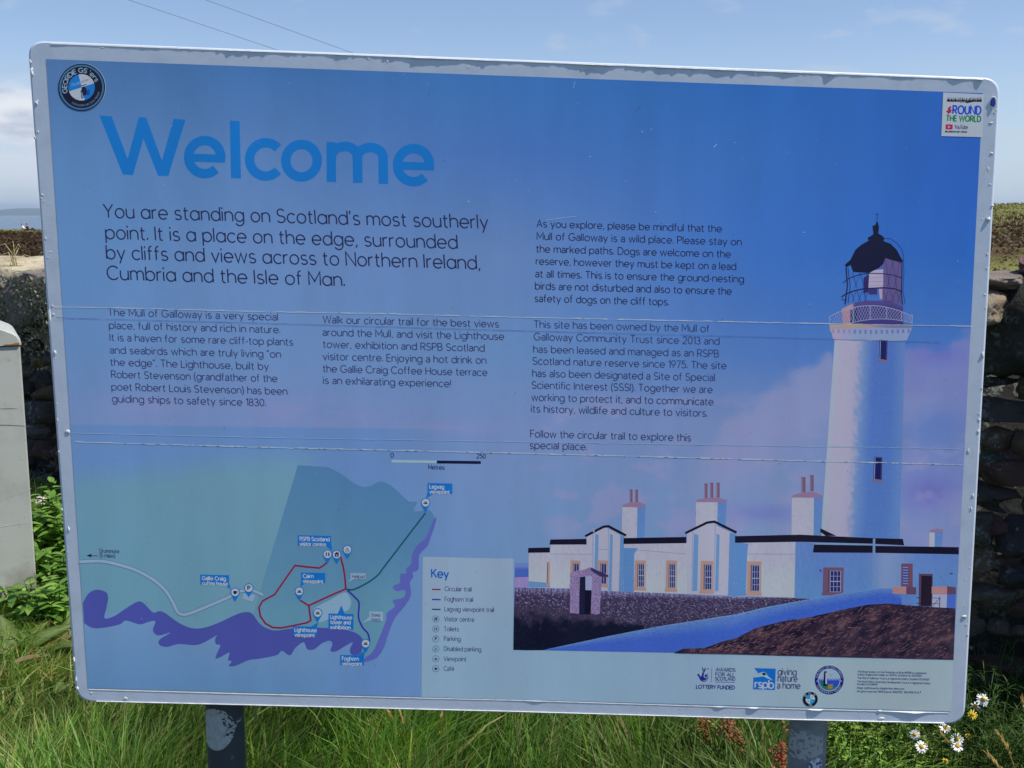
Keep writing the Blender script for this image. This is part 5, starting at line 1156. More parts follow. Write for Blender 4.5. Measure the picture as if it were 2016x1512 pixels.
# tower windows
for (a, b, c_, d_) in (((1731, 669), (1747.5, 670), (1746, 713), (1730, 711)), ((1720.5, 899), (1737, 900), (1736, 949), (1719, 947))):
    pic.poly([a, b, c_, d_], (66, 62, 116), 5); pic.poly([(a[0] + 3, a[1] + 2), (b[0] - 2.5, b[1] + 2), (c_[0] - 2.5, c_[1] - 4), (d_[0] + 3, d_[1] - 4)], (28, 30, 92), 5.5); pic.line([(a[0] + 2.2, a[1] + 1), (d_[0] + 2.2, d_[1] - 4)], 1.0, (150, 160, 220), 6)
    pic.poly([(d_[0] - 1, d_[1] - 5), (c_[0] + 1, c_[1] - 4), (c_[0] + 1, c_[1]), (d_[0] - 1, d_[1])], (132, 100, 128), 6)
# sea strip and keepers' houses
pic.ruled([c6(47, 700), c6(140, 700)], [c6(45, 792), c6(137, 792)], 6, 16, lambda u_, v, x, y: over(np.array((110, 126, 190), float), (72, 96, 178), ss(.2, .5, v)), 2)
pic.ruled([c6(45, 790), c6(140, 792)], [c6(44, 870), c6(138, 872)], 10, 10, lambda u_, v, x, y: np.array((150, 128, 186)) + 14 * fbm(x, y, .2, 3, 3), 2)
def lit_wall(u_, v, x, y): return np.array(WLIT, float) + 9 * fbm(x, y, 0.22, 4, 4) + np.array((4, 10, -2)) * ss(1090, 1160, y) + 9 * max(0, noise.noise(Vector((x * .6, y * .5, 8))))
def blue_wall(u_, v, x, y): return over(np.array(WBLU, float), (94, 132, 218), v) + 7 * fbm(x, y, 0.2, 8, 3)
def quad(a, b, c_, d_, f, lv, nu=24, nv=14): pic.ruled([a, b], [d_, c_], nu, nv, f, lv)
quad(c6(137, 628), c6(280, 605), c6(280, 866), c6(137, 860), lit_wall, 3)
pic.poly([c6(137, 820), c6(278, 832), c6(278, 862), c6(137, 858)], (104, 138, 216), 3.6)
quad(c6(280, 574), c6(520, 574), c6(520, 876), c6(280, 866), lit_wall, 3.2)
quad(c6(765, 570), c6(1185, 562), c6(1185, 905), c6(765, 890), lit_wall, 3.2, 60)
quad(c7(0, 560), c7(395, 556), c7(385, 935), c7(0, 912), lit_wall, 3.2, 40)
quad(c7(390, 556), c7(520, 570), c7(520, 940), c7(383, 935), blue_wall, 3.3)
quad(c7(505, 628), c7(1470, 638), c7(1452, 1010), c7(505, 985), lambda u_, v, x, y: over(blue_wall(u_, v, x, y), (146, 154, 220), .6 * ss(.36, .5, u_) * ss(.75, .5, u_)), 3.4, 80)
pic.poly([c7(520, 565), c7(900, 570), c7(900, 588), c7(520, 585)], (120, 148, 226), 3.2)
def house_poly(pts, lv):                                        # lit gable fronts
    pic.poly(pts, WLIT, lv)
house_poly([c6(520, 515), c6(640, 458), c6(745, 515), c6(735, 890), c6(520, 876)], 4); pic.poly([c6(743, 515), c6(768, 520), c6(765, 892), c6(733, 890)], (98, 134, 216), 4.2)
house_poly([c6(1184, 500), c6(1330, 428), c6(1478, 500), c6(1468, 915), c6(1184, 906)], 4); pic.poly([c6(1466, 500), c6(1512, 512), c6(1512, 918), c6(1455, 915)], (96, 132, 216), 4.2)
pic.poly([c6(766, 600), c6(858, 602), c6(835, 640), c6(832, 892), c6(766, 890)], (92, 130, 214), 4.1)
pic.poly([c7(0, 562), c7(78, 572), c7(70, 640), c7(62, 914), c7(-6, 912)], (92, 130, 214), 4.1)
for X0, X1 in ((578, 600), (676, 694), (1230, 1260), (1380, 1400)): pic.poly([c6(X0, 505), c6(X1, 515), c6(X1 - 8, 885), c6(X0 - 10, 885)], (104, 138, 218), 4.6)
for X0, Y0 in ((563, 470), (666, 455), (1222, 455), (1372, 425)): pic.line([c6(X0, Y0), c6(X0 - 4 if X0 < 1300 else X0 - 8, 890)], 2.0, (146, 150, 218), 5)
for p, q_ in ((c6(282, 640), c6(560, 642)), (c6(770, 606), c6(1180, 640)), (c7(80, 640), c7(395, 642)), (c6(600, 610), c6(660, 610))): pic.line([p, q_], 0.7, (122, 124, 190), 5)
for pts in ([c6(135, 600), c6(278, 597), c6(278, 630), c6(133, 632)], [c6(282, 544), c6(520, 540), c6(520, 577), c6(275, 578)], [c6(766, 535), c6(1180, 527), c6(1180, 568), c6(764, 574)],
            [c7(-10, 522), c7(420, 512), c7(900, 535), c7(1100, 540), c7(1108, 582), c7(900, 572), c7(420, 559), c7(-10, 566)], [c7(512, 578), c7(548, 578), c7(900, 584), c7(900, 632), c7(505, 630)], [c7(918, 586), c7(1470, 595), c7(1470, 642), c7(918, 632)], [c7(555, 470), c7(660, 520), c7(590, 520), c7(553, 492)]):
    pic.poly(pts, ROOF, 6)
for pts in ([(512, 522), (632, 460), (664, 456), (782, 518)], [(1174, 502), (1318, 432), (1366, 426), (1512, 498)]): pic.line([c6(*p) for p in pts], 4.6, ROOF, 7)
pic.poly([c6(560, 492), c6(562, 470), c6(574, 470), c6(572, 500)], (150, 150, 214), 7.5)
pic.poly([c7(902, 538), c7(918, 538), c7(914, 640), c7(900, 640)], (112, 142, 222), 7)
pic.line([c7(908, 600), c7(904, 890)], 1.8, (112, 142, 222), 5)
def window(p0, p1, fr, cols_, rows_, sash=True):
    (x0, y0), (x1, y1) = p0, p1; w_ = x1 - x0; h_ = y1 - y0
    pic.poly([(x0, y0), (x1, y0 + .4), (x1 - .8, y1), (x0 - 1.4, y1 - .6)], fr, 6)
    a, b, c_, d_ = x0 + w_ * .24, y0 + h_ * .11, x1 - w_ * .14, y1 - h_ * .13
    pic.poly([(a, b), (c_, b), (c_ - .5, d_), (a - .6, d_)], (92, 60, 96), 6.4); a += w_ * .10
    pic.poly([(a, b + 1), (c_, b + 1), (c_ - .5, d_), (a - .6, d_)], (44, 42, 108), 6.6)
    for i in range(cols_ + 1): x = a + (c_ - a) * i / cols_; pic.line([(x, b + 1), (x - .5, d_)], 0.8 if 0 < i < cols_ else 1.1, (160, 166, 222), 7)
    for j in range(rows_ + 1): y = b + 1 + (d_ - b - 1) * j / rows_; pic.line([(a, y), (c_ - .3, y + .2)], 0.7 if j != rows_ // 2 else 1.4, (160, 166, 222), 7.2)
    pic.poly([(x0 - 2.6, y1 - 5.2), (x1 + .6, y1 - 4.6), (x1 + .4, y1), (x0 - 2.8, y1 - .6)], fr, 7.4)
window(c6(415, 682), c6(480, 860), ORG, 2, 2); window(c6(595, 682), c6(662, 860), ORG, 2, 2)
window(c6(840, 682), c6(912, 882), ORG, 3, 4); window(c6(1047, 682), c6(1118, 890), ORG, 3, 4); window(c6(1276, 685), c6(1360, 902), ORG, 3, 4)
window(c7(72, 688), c7(165, 914), ORG, 3, 4); window(c7(574, 728), c7(708, 914), (112, 78, 104), 3, 4)
pic.poly([c6(260, 692), c6(278, 692), c6(276, 856), c6(256, 852)], ORG, 6); pic.poly([c6(260, 700), c6(266, 700), c6(262, 830), c6(257, 830)], (110, 80, 110), 6.5)
a = c7(1090, 703); b = c7(1165, 860); pic.poly([a, (b[0], a[1]), b, (a[0] - .5, b[1])], (112, 70, 92), 6); pic.poly([c7(1100, 722), c7(1138, 722), c7(1134, 850), c7(1096, 850)], (72, 70, 140), 6.4)
for k_ in range(7): pic.line([c7(1100, 728 + 18 * k_), c7(1134, 729 + 18 * k_)], 1.2, (150, 160, 224), 6.8)
pic.poly([c7(1206, 770), c7(1298, 772), c7(1294, 985), c7(1204, 985)], (86, 62, 88), 6); pic.poly([c7(1222, 784), c7(1292, 786), c7(1288, 985), c7(1218, 985)], (38, 26, 46), 6.4)
def chimney(x0, x1, y0, y1, sx, pots, cf, cap_h):
    pic.ruled([cf(x0, y0), cf(sx, y0)], [cf(x0 - 2, y1), cf(sx - 3, y1)], 8, 20, lit_wall, 3); pic.ruled([cf(sx, y0), cf(x1, y0)], [cf(sx - 3, y1), cf(x1 - 8, y1)], 6, 20, blue_wall, 3)
    pic.poly([cf(x0 - 3, y0 + 4), cf(x0 + 8, y0 - 10), cf(x0 + (x1 - x0) * .35, y0 - cap_h), cf(x0 + (x1 - x0) * .72, y0 - cap_h - 3), cf(x1, y0 - 10), cf(x1 + 2, y0 + 2), cf(sx, y0 + 6)], (144, 112, 144), 4)
    for X, Yt, Yb, w_ in pots: pic.poly([cf(X - w_, Yt + 8), cf(X - w_ * 1.15, Yt), cf(X + w_ * 1.15, Yt), cf(X + w_, Yt + 8), cf(X + w_, Yb), cf(X - w_, Yb)], (116, 84, 112), 3.6); pic.poly([cf(X - w_, Yt + 8), cf(X - w_ * .2, Yt + 8), cf(X - w_ * .2, Yb), cf(X - w_, Yb)], (138, 102, 122), 3.9)
chimney(755, 910, 325, 534, 856, [(815, 212, 302, 9), (851, 214, 300, 9)], c6, 28)
chimney(1243, 1447, 292, 470, 1387, [(1310, 174, 272, 10), (1348, 169, 268, 10), (1390, 168, 266, 10)], c6, 22)
chimney(365, 568, 262, 518, 512, [(443, 132, 232, 13), (498, 118, 224, 12)], c7, 30)
chimney(1275, 1366, 492, 592, 1312, [], c7, 16)
# field wall, gateway, ramp wall, rough grass
def rubble(u_, v, x, y):
    n_ = noise.noise(Vector((x * .55, y * .7, 3))); n2_ = noise.noise(Vector((x * .25, y * .3, 9)))
    c = over(np.array((72, 60, 92), float), (46, 36, 66), ss(.1, -.4, n2_)); c = over(c, (168, 154, 190), .85 * ss(.22, .5, n_)); c = over(c, (26, 22, 48), .8 * ss(-.25, -.55, n_))
    top = ss(.13, .02, v); c = over(c, (156, 150, 206), .8 * top * ss(-.3, .25, noise.noise(Vector((x * .45, 2, 5)))))
    return over(c, (20, 18, 44), ss(.5, .92, v + .12 * n2_) * ss(.75, .2, u_) + 0.0)
pic.ruled([c6(44, 862), c6(410, 868), c6(620, 884), c6(1000, 898), c6(1512, 925), c7(300, 925), c7(520, 938)], [c6(37, 1272), c6(400, 1274), c6(640, 1275), c6(1000, 1200), c6(1300, 1130), c7(100, 1050), c7(520, 960)], 300, 70, rubble, 5)
def verge(u_, v, x, y):
    n_ = noise.noise(Vector((x * .55, y * .7, 3))); c = over(np.array((62, 50, 78), float), (140, 128, 164), .7 * ss(.25, .55, n_)); c = over(c, (26, 22, 48), .8 * ss(-.25, -.55, n_))
    return over(c, np.array((20, 22, 46), float) + 8 * fbm(x, y, .18, 3, 3), ss(.05, .5, v + .25 * fbm(x, y, .06, 4, 3)))
pic.ruled([c6(41, 985), c6(200, 990), c6(330, 1010), c6(480, 1035), c6(620, 1050), c6(760, 1085), c6(900, 1105)], [c6(35, 1274), c6(120, 1277), c6(250, 1276), c6(420, 1240), c6(600, 1205), c6(760, 1172), c6(900, 1143)], 200, 60, verge, 6)
def pillar(u_, v, x, y): n_ = noise.noise(Vector((x * .5, y * .5, 1))); return over(over(np.array((150, 126, 170), float), (96, 76, 120), ss(0, .5, n_)), (60, 48, 88), ss(.4, .7, -n_))
quad(c6(412, 770), c6(475, 742), c6(470, 1035), c6(410, 1030), pillar, 8, 26, 60); quad(c6(555, 770), c6(622, 790), c6(606, 1038), c6(548, 1035), pillar, 8, 26, 60)
pic.ruled([c6(412, 775), c6(540, 728), c6(560, 732), c6(662, 786)], [c6(412, 800), c6(540, 786), c6(560, 786), c6(640, 792)], 60, 16, pillar, 8.6)
pic.poly([c6(545, 728), c6(664, 780), c6(664, 792), c6(610, 790), c6(548, 748)], (58, 48, 92), 9.2)
pic.poly([c6(476, 786), c6(512, 786), c6(514, 1040), c6(470, 1040)], (30, 28, 60), 8.3); pic.poly([c6(512, 786), c6(557, 788), c6(554, 880), c6(512, 880)], (152, 150, 206), 8.2); pic.poly([c6(510, 878), c6(553, 880), c6(548, 1040), c6(506, 1040)], (18, 20, 44), 8.5)
def ramp(u_, v, x, y): return over(np.array((92, 122, 212), float), (64, 94, 192), ss(.0, .5, v)) + 8 * fbm(x, y * 2, .16, 6, 4) + np.array((30, 26, 14)) * ss(.05, .0, v) * (noise.noise(Vector((x * .3, 4, 4))) > -.2)
pic.ruled([c6(243, 1273), c6(640, 1188), c6(1000, 1118), c6(1512, 1038), c7(200, 990), c7(450, 945), c7(720, 896), c7(955, 864), c7(1035, 868), c7(1092, 905)], [c6(243, 1276), c6(640, 1284), c6(1100, 1292), c6(1500, 1290), c7(200, 1180), c7(450, 1100), c7(720, 1035), c7(955, 990), c7(1035, 990), c7(1092, 990)], 260, 40, ramp, 8)
def tussock(u_, v, x, y):
    n_ = .8 * fbm(x * .6 + y * .2, y * 1.0 + x * .35, .06, 2, 7) + .45 * noise.noise(Vector((x * .5 + y * .25, y * .6 + x * .28, 4))); n2_ = noise.noise(Vector(((x * .9 + y * .5) * .2, (y * .9 + x * .5) * .6, 7)))
    c = over(np.array((56, 40, 60), float), (100, 70, 80), ss(.0, .7, n_ + .25 * n2_)); c = over(c, (28, 24, 48), ss(.0, -.6, n_)); return over(c, (122, 80, 78), .4 * ss(.3, .8, n2_) * ss(.2, .9, v))
pic.ruled([(1328, 1284), (1345, 1277), c6(1300, 1262), c6(1420, 1218), c7(0, 1195), c7(130, 1128), c7(310, 1084), c7(400, 1072), c7(500, 1055), c7(700, 1008), c7(870, 975), c7(1000, 968), c7(1200, 985), c7(1448, 1000)], [(1328, 1286), (1345, 1286.5), (1390, 1287.5), (1425, 1288), (1450, 1288.5), (1490, 1289.5), (1540, 1291), (1570, 1291.5), (1600, 1292.5), (1655, 1294), (1705, 1295), (1750, 1296), (1810, 1297.5), (1877, 1299)], 420, 120, tussock, 9)
rs_ = random.Random(17)
def slope_top(x): return float(np.interp(x, [1328, 1400, 1450, 1490, 1540, 1600, 1660, 1720, 1750, 1810, 1880], [1286, 1275, 1258, 1238, 1224, 1213, 1200, 1191, 1189, 1193, 1198]))
for _ in range(1500):                # single grass stalks on the printed slope
    x = rs_.uniform(1345, 1868); y0_ = slope_top(x); yb_ = 1284.5 + (x - 1328) * .0245
    if y0_ > yb_ - 4: continue
    y = rs_.uniform(y0_ + 1, yb_ - 1.5); l_ = rs_.uniform(4, 11); an = R(-24 + rs_.gauss(0, 13) - 8 * fbm(x, y, .02, 5, 2)); cl = rs_.choice([(122, 86, 98), (104, 70, 84), (30, 24, 44), (40, 30, 50), (136, 96, 104), (24, 20, 40)])
    x2, y2 = x + l_ * math.cos(an), y + l_ * math.sin(an)
    if x2 > 1872: continue
    pic.line([(x, y), ((x + x2) / 2, (y + y2) / 2 - l_ * .08), (x2, max(y2, slope_top(x2) - 2))], .9, cl, 9.3, ws=[.9, .8, .3])
for _ in range(420):                 # roughcast flecks on the printed walls and ramp
    if rs_.random() < .55: x = rs_.uniform(1095, 1560); y = rs_.uniform(1098, 1160); cl = rs_.choice([(140, 134, 188), (176, 170, 218)]); lv_ = 4.9
    else:
        x = rs_.uniform(1230, 1730); t_ = float(np.interp(x, [1230, 1450, 1510, 1584, 1664, 1735], [1237, 1209, 1195, 1181, 1167, 1158])); y = t_ + rs_.uniform(3, 20); cl = rs_.choice([(52, 76, 164), (96, 124, 206), (44, 62, 140)]); lv_ = 8.4
    pic.line([(x, y), (x + rs_.uniform(1, 3.5), y + rs_.uniform(-.5, .5))], rs_.uniform(.5, .9), cl, lv_)
for (X0, X1, sx) in ((1032, 1188, 1122), (1290, 1450, 1392)):
    pic.poly([c7(X0, 856), c7(sx, 854), c7(sx, 906), c7(X0, 902)], (186, 124, 128), 9.4); pic.poly([c7(sx, 854), c7(X1, 860), c7(X1, 908), c7(sx, 906)], (98, 66, 92), 9.4)
pic.poly([c7(1090, 906), c7(1180, 908), c7(1178, 985), c7(1090, 985)], (92, 122, 208), 8.8)
pic.poly([c7(1296, 905), c7(1392, 907), c7(1388, 1004), c7(1292, 996)], (160, 158, 208), 8.8); pic.poly([c7(1392, 907), c7(1448, 907), c7(1445, 1012), c7(1388, 1004)], (72, 100, 196), 8.8)
for Y0 in (928, 965): pic.line([c7(1186, Y0), c7(1345, Y0 + 4)], 1.0, (34, 30, 66), 9.2)
pic.line([c7(1345, 920), c7(1342, 1000)], 1.4, (34, 30, 66), 9.2); pic.line([c7(1345, 930), c7(1296, 985)], 1.0, (34, 30, 66), 9.3)
pic.poly([c7(1402, 765), c7(1436, 766), c7(1420, 776)], (50, 56, 130), 6); pic.disc(*c7(555, 750), 2.4, (60, 70, 150), 6)
pic.build('lighthouse_picture', sheet, 'printed photograph of a white lighthouse and keepers’ cottages')

# ------------------------------------------------------------------ logos and small print
lg = Art(); NV = (44, 36, 130)
def logo_done(name, label):
    global lg
    lg.build(name, sheet, label); lg = Art()
def c8(X, Y): return (1360 + X / 6.3, 1300 + Y / 6.3)
lg.poly(catmull([c8(*p) for p in [(80, 175), (100, 168), (122, 200), (135, 185), (150, 130), (138, 90), (150, 88), (160, 118), (178, 92), (186, 98), (170, 150), (160, 185), (172, 196), (205, 160), (216, 190), (212, 225), (190, 255), (155, 264), (120, 245), (100, 205)]], 4), NV, 6)
lg.disc(*c8(186, 190), 4.4, (140, 155, 185), 7, 20); lg.disc(*c8(188, 190), 2.8, NV, 7.4, 16); lg.line([c8(150, 255), c8(185, 245), c8(205, 222)], 1.0, (140, 155, 185), 7); lg.line([c8(150, 135), c8(165, 150), c8(168, 175)], 0.8, (140, 155, 185), 7)
lg.disc(*c8(212, 104), 1.5, (90, 94, 140), 6, 12); lg.line([c8(262, 88), c8(256, 268)], 0.9, (100, 104, 150), 6)
AW = (78, 78, 128)
for s_, a, b in (("AWARDS", (312, 134), (552, 140)), ("FOR ALL", (308, 190), (545, 200)), ("SCOTLAND", (304, 246), (548, 252))): text(lg, s_, c8(*a), c8(*b), 6.6, 1.25, AW, 6, 'l', 1.3)
lg.line([c8(304, 266), c8(546, 272)], 0.9, AW, 6); text(lg, "LOTTERY FUNDED", c8(68, 346), c8(542, 358), 6.8, 1.45, (50, 42, 120), 6, 'l', 1.2)
logo_done('funder_logo', 'crossed fingers logo reading AWARDS FOR ALL SCOTLAND')
RB = (8, 98, 192); ST = (150, 168, 190)
lg.poly([c8(*p) for p in [(788, 94), (1053, 102), (1042, 366), (772, 356), (776, 212), (850, 206), (905, 200), (935, 212), (1010, 240), (952, 190), (930, 152), (900, 146), (838, 158)]], RB, 6)
lg.poly([c8(*p) for p in [(836, 160), (900, 140), (934, 158), (952, 192), (1020, 250), (935, 216), (900, 196), (778, 212), (778, 205), (830, 196), (870, 180)]], (150, 172, 202), 6.6)
lg.disc(*c8(908, 168), 3.4, (18, 18, 44), 7, 16, 2.6); lg.line([c8(880, 160), c8(930, 176)], 1.4, (18, 18, 44), 7)
text(lg, "rspb", c8(796, 336), c8(1024, 346), 15.2, 2.4, (176, 196, 226), 7, 'l', 1.1)
for s_, a, b in (("giving", (1080, 176), (1308, 182)), ("nature", (1080, 258), (1318, 264)), ("a home", (1074, 346), (1354, 352))): text(lg, s_, c8(*a), c8(*b), 12.6, 1.7, (72, 72, 112), 6, 'g')
logo_done('charity_logo', 'blue square bird logo reading rspb giving nature a home')
cx, cy = c8(1716, 242)
lg.disc(cx, cy, 28.4, (34, 28, 110), 6); lg.disc(cx, cy, 22.4, (142, 158, 182), 6.5)
lg.poly([(cx + 20.6 * math.cos(a_), cy + 20.6 * math.sin(a_)) for a_ in np.linspace(0.02, math.pi - .02, 20)], (40, 70, 176), 6.8); lg.poly([(cx + 20.4 * math.cos(a_), cy + 20.4 * math.sin(a_)) for a_ in np.linspace(.75, math.pi - .15, 16)] + [(cx - 10, cy + 4)], (40, 104, 96), 7.1)
lg.poly([(cx - 2, cy + 10), (cx + 7, cy + 7), (cx + 6, cy + 17), (cx - 2, cy + 18)], (150, 110, 60), 7.3)
for k_ in range(7): lg.line(arcp(cx - 17.5 + k_ * 6, cy + .6, 2.8, 2.6, 20, 190, 8), 1.1, (36, 66, 170), 7)
lg.poly([(cx - 10, cy - 17), (cx - 5, cy - 17), (cx - 4, cy + 12), (cx - 12, cy + 12)], (22, 22, 60), 7.4); lg.poly([(cx - 7.2, cy - 14), (cx - 5.2, cy - 14), (cx - 4.6, cy + 8), (cx - 7.4, cy + 8)], (176, 186, 208), 7.7)
lg.line([(cx + .5, cy - 12), (cx + 4, cy - 11), (cx + 8, cy - 12.4)], 0.9, (130, 130, 60), 7.3); lg.line([(cx + 2, cy - 9), (cx + 5.5, cy - 8)], 0.9, (130, 130, 60), 7.3)
for a_ in (200, 340): lg.disc(cx + 25.4 * math.cos(math.radians(a_ if a_ < 300 else a_)), cy + 25.4 * math.sin(math.radians(a_ - 200 + 5 if a_ < 300 else 175 - 170)) , 1.2, (150, 165, 196), 7, 8)
def ring_text(art, s_, cx, cy, r, a0, a1, cap, w_, col, lv, flip=False, style='l'):
    """lettering round a circle from angle a0 to a1 (degrees, 0 = right, 90 = up)"""
    strokes, wd = layout(s_, style)
    for st_ in strokes:
        o = []
        for x, y in st_:
            an = math.radians(a0 + (a1 - a0) * x / wd); rr = r + (-(y - 3.6) if flip else (y - 3.6)) * cap / 7.2; o.append((cx + rr * math.cos(an), cy - rr * math.sin(an)))
        art.line(o, w_, col, lv)
ring_text(lg, "THE MULL OF GALLOWAY", cx, cy, 25.4, 172, 8, 3.2, .55, (150, 160, 200), 7); ring_text(lg, "COMMUNITY TRUST", cx, cy, 25.4, 205, 335, 3.2, .55, (150, 160, 200), 7, True)
logo_done('round_logo', 'round logo with a lighthouse over blue waves')
c9 = lambda X, Y: (1660 + X / 5.66, 1300 + Y / 5.66)
for s_, a, b in (("The Royal Society for the Protection of Birds (RSPB) is a registered", (163, 133), (923, 151)), ("charity: England and Wales no. 207076, Scotland no. SC037654", (160, 165), (876, 180)), ("The Mull of Galloway Trust is a registered charity: Scotland SC043651", (160, 203), (955, 221)), ("The South Rhins Community Development Trust is a registered charity:", (158, 242), (972, 264)), ("Scotland SC028048.", (156, 273), (382, 277)), ("Image: Lighthouse by imagebroker alamy.com", (154, 313), (680, 325)), ("All rights reserved. RSPB licence 100021787. 780-0998-15-16", (153, 352), (840, 367))):
    text(lg, s_, c9(*a), c9(*b), 3.5, 0.62, (74, 78, 122), 6)
lg.disc(*c9(860, 352), 1.4, (60, 62, 110), 6, 10)
lg.build('small_print', sheet, 'tiny legal text at lower right')

# ------------------------------------------------------------------ stickers stuck on the board
def sticker(name, label, art, parts=()):
    o = art.build(name, None); o.location = (SIGN_X, SIGN_Y, 0); return tag(o, label, 'sticker')
s1 = Art(); cx, cy = 161.0, 172.0; rr = 46.5; rt = R(-20)
s1.disc(cx + .6, cy - .4, 47.2, (150, 165, 195), 14); s1.disc(cx, cy, 46.4, (14, 18, 44), 14.5, 60, 46.9); s1.disc(cx, cy, 44.0, (56, 104, 146), 15, 60, 44.4); s1.disc(cx, cy, 40.6, (16, 18, 42), 15.5, 60, 41); s1.disc(cx, cy, 26, (168, 172, 200), 16, 50)
tl = R(18)
for k_ in (0, 1):
    a0 = math.pi * k_ - tl; s1.poly([(cx, cy)] + [(cx + 26 * math.cos(a0 + t_), cy + 26 * math.sin(a0 + t_)) for t_ in np.linspace(0, math.pi / 2 + .08, 16)], (0, 108, 196), 16.5)
ring_text(s1, "GEORDIE GS", cx, cy, 33.5, 199, 72, 8.6, 1.75, (130, 150, 178), 17); ring_text(s1, "’ers", cx, cy, 33.2, 62, 22, 8.6, 1.5, (130, 150, 178), 17)
ring_text(s1, "STRANGERS BECOME FRIENDS", cx, cy, 35.5, 238, 345, 3.4, .6, (96, 112, 146), 17, True)
text(s1, "Ride", (142, 171), (158, 165), 6, .8, (120, 150, 200), 17); text(s1, "often", (160, 164), (176, 158), 5, .7, (120, 124, 160), 17)
BK = (26, 24, 56)
s1.line([(160, 168.5), (165, 168.2), (171, 166)], 1.3, BK, 18); s1.poly([(161, 172), (166, 170), (171, 175), (171, 186), (167, 189), (163, 182), (160, 184)], BK, 18); s1.disc(162.5, 188.5, 2.6, BK, 18, 20, 5.2); s1.disc(162.5, 188.5, 1.3, (150, 155, 185), 18.4, 16, 3.4)
s1.disc(174, 182, 2.6, BK, 18, 20, 5.4); s1.disc(174, 182, 1.3, (20, 90, 170), 18.4, 16, 3.6); s1.line([(162, 176), (158.5, 182)], 1.0, BK, 18); s1.line([(166, 178), (163, 188)], 1.2, BK, 18.5)
sticker('round_sticker', 'round black and blue quartered club sticker reading GEORDIE GS’ers on the board’s upper left', s1)
s2 = Art()
def ck(X, Y): return (1840 + X / 11.63, 160 + Y / 11.63)
s2.poly([ck(192, 258), ck(1128, 300), ck(1092, 1280), ck(150, 1255)], (168, 172, 200), 14)
sk = [ck(272, 465)]; rs_ = random.Random(3)
for i in range(48):
    X = 280 + i * 16.6; sk.append(ck(X, 345 + 35 * rs_.random() + (70 if i % 5 in (0, 3) else 0))); sk.append(ck(X + 9, 400 + 40 * rs_.random()))
sk += [ck(1080, 395), ck(1072, 475), ck(900, 470), ck(730, 505), ck(690, 480), ck(580, 492), ck(520, 470), ck(360, 470)]
s2.poly(sk, (26, 22, 56), 15)
text(s2, "ROUND", ck(415, 742), ck(1050, 756), 15.4, 3.2, (18, 66, 190), 15, 'g', 1.6); text(s2, "THE WORLD", ck(264, 908), ck(1048, 926), 10.8, 2.5, (10, 118, 72), 15, 'g', 1.5)
s2.poly([ck(*p) for p in [(300, 610), (340, 580), (375, 570), (380, 600), (350, 640), (390, 640), (375, 720), (310, 745), (255, 690), (300, 660)]], (158, 40, 66), 15); s2.line([ck(305, 740), ck(318, 770)], 1.0, (60, 20, 50), 15)
s2.poly(catmull([ck(*p) for p in [(250, 1000), (270, 985), (395, 990), (412, 1010), (405, 1090), (390, 1105), (265, 1100), (248, 1085)]], 3), (176, 28, 66), 15); s2.poly([ck(305, 1015), ck(360, 1047), ck(303, 1078)], (214, 160, 180), 16)
text(s2, "YouTube", ck(455, 1085), ck(750, 1096), 7.4, 1.25, (70, 74, 100), 15, 'g', 1.2); text(s2, "@caledonian biker", ck(240, 1168), ck(745, 1180), 3.6, 1.0, (40, 42, 72), 15)
sticker('square_sticker', 'small white square sticker reading ROUND THE WORLD at the board’s upper right corner', s2)
s3 = Art(); cx, cy = c8(1481, 480)
s3.disc(cx + .5, cy - .5, 15.2, (150, 160, 170), 14); s3.disc(cx, cy, 14.7, (20, 22, 44), 14.5); s3.disc(cx, cy, 9.4, (176, 192, 222), 15, 36)
for k_ in (0, 1): a0 = math.pi * k_ + .05; s3.poly([(cx, cy)] + [(cx + 9.4 * math.cos(a0 + t_), cy + 9.4 * math.sin(a0 + t_)) for t_ in np.linspace(0, math.pi / 2, 12)], (40, 134, 206), 15.5)
for ch, a_ in (("B", 142), ("M", 96), ("W", 48)): ring_text(s3, ch, cx, cy, 12.0, a_ + 9, a_ - 9, 3.6, .7, (150, 160, 190), 16)
text(s3, "GS", (cx - 2.6, cy + 13.6), (cx + 3.2, cy + 13.6), 3.6, .7, (150, 160, 190), 16); s3.line([(cx + 2, cy - 4), (cx + 5, cy - 4)], 1, (60, 70, 110), 16); s3.line([(cx - 6, cy + 4), (cx - 2, cy + 4)], 1, (60, 70, 110), 16)
sticker('round_sticker', 'tiny round black sticker with blue and white quarters below the round lighthouse logo', s3)

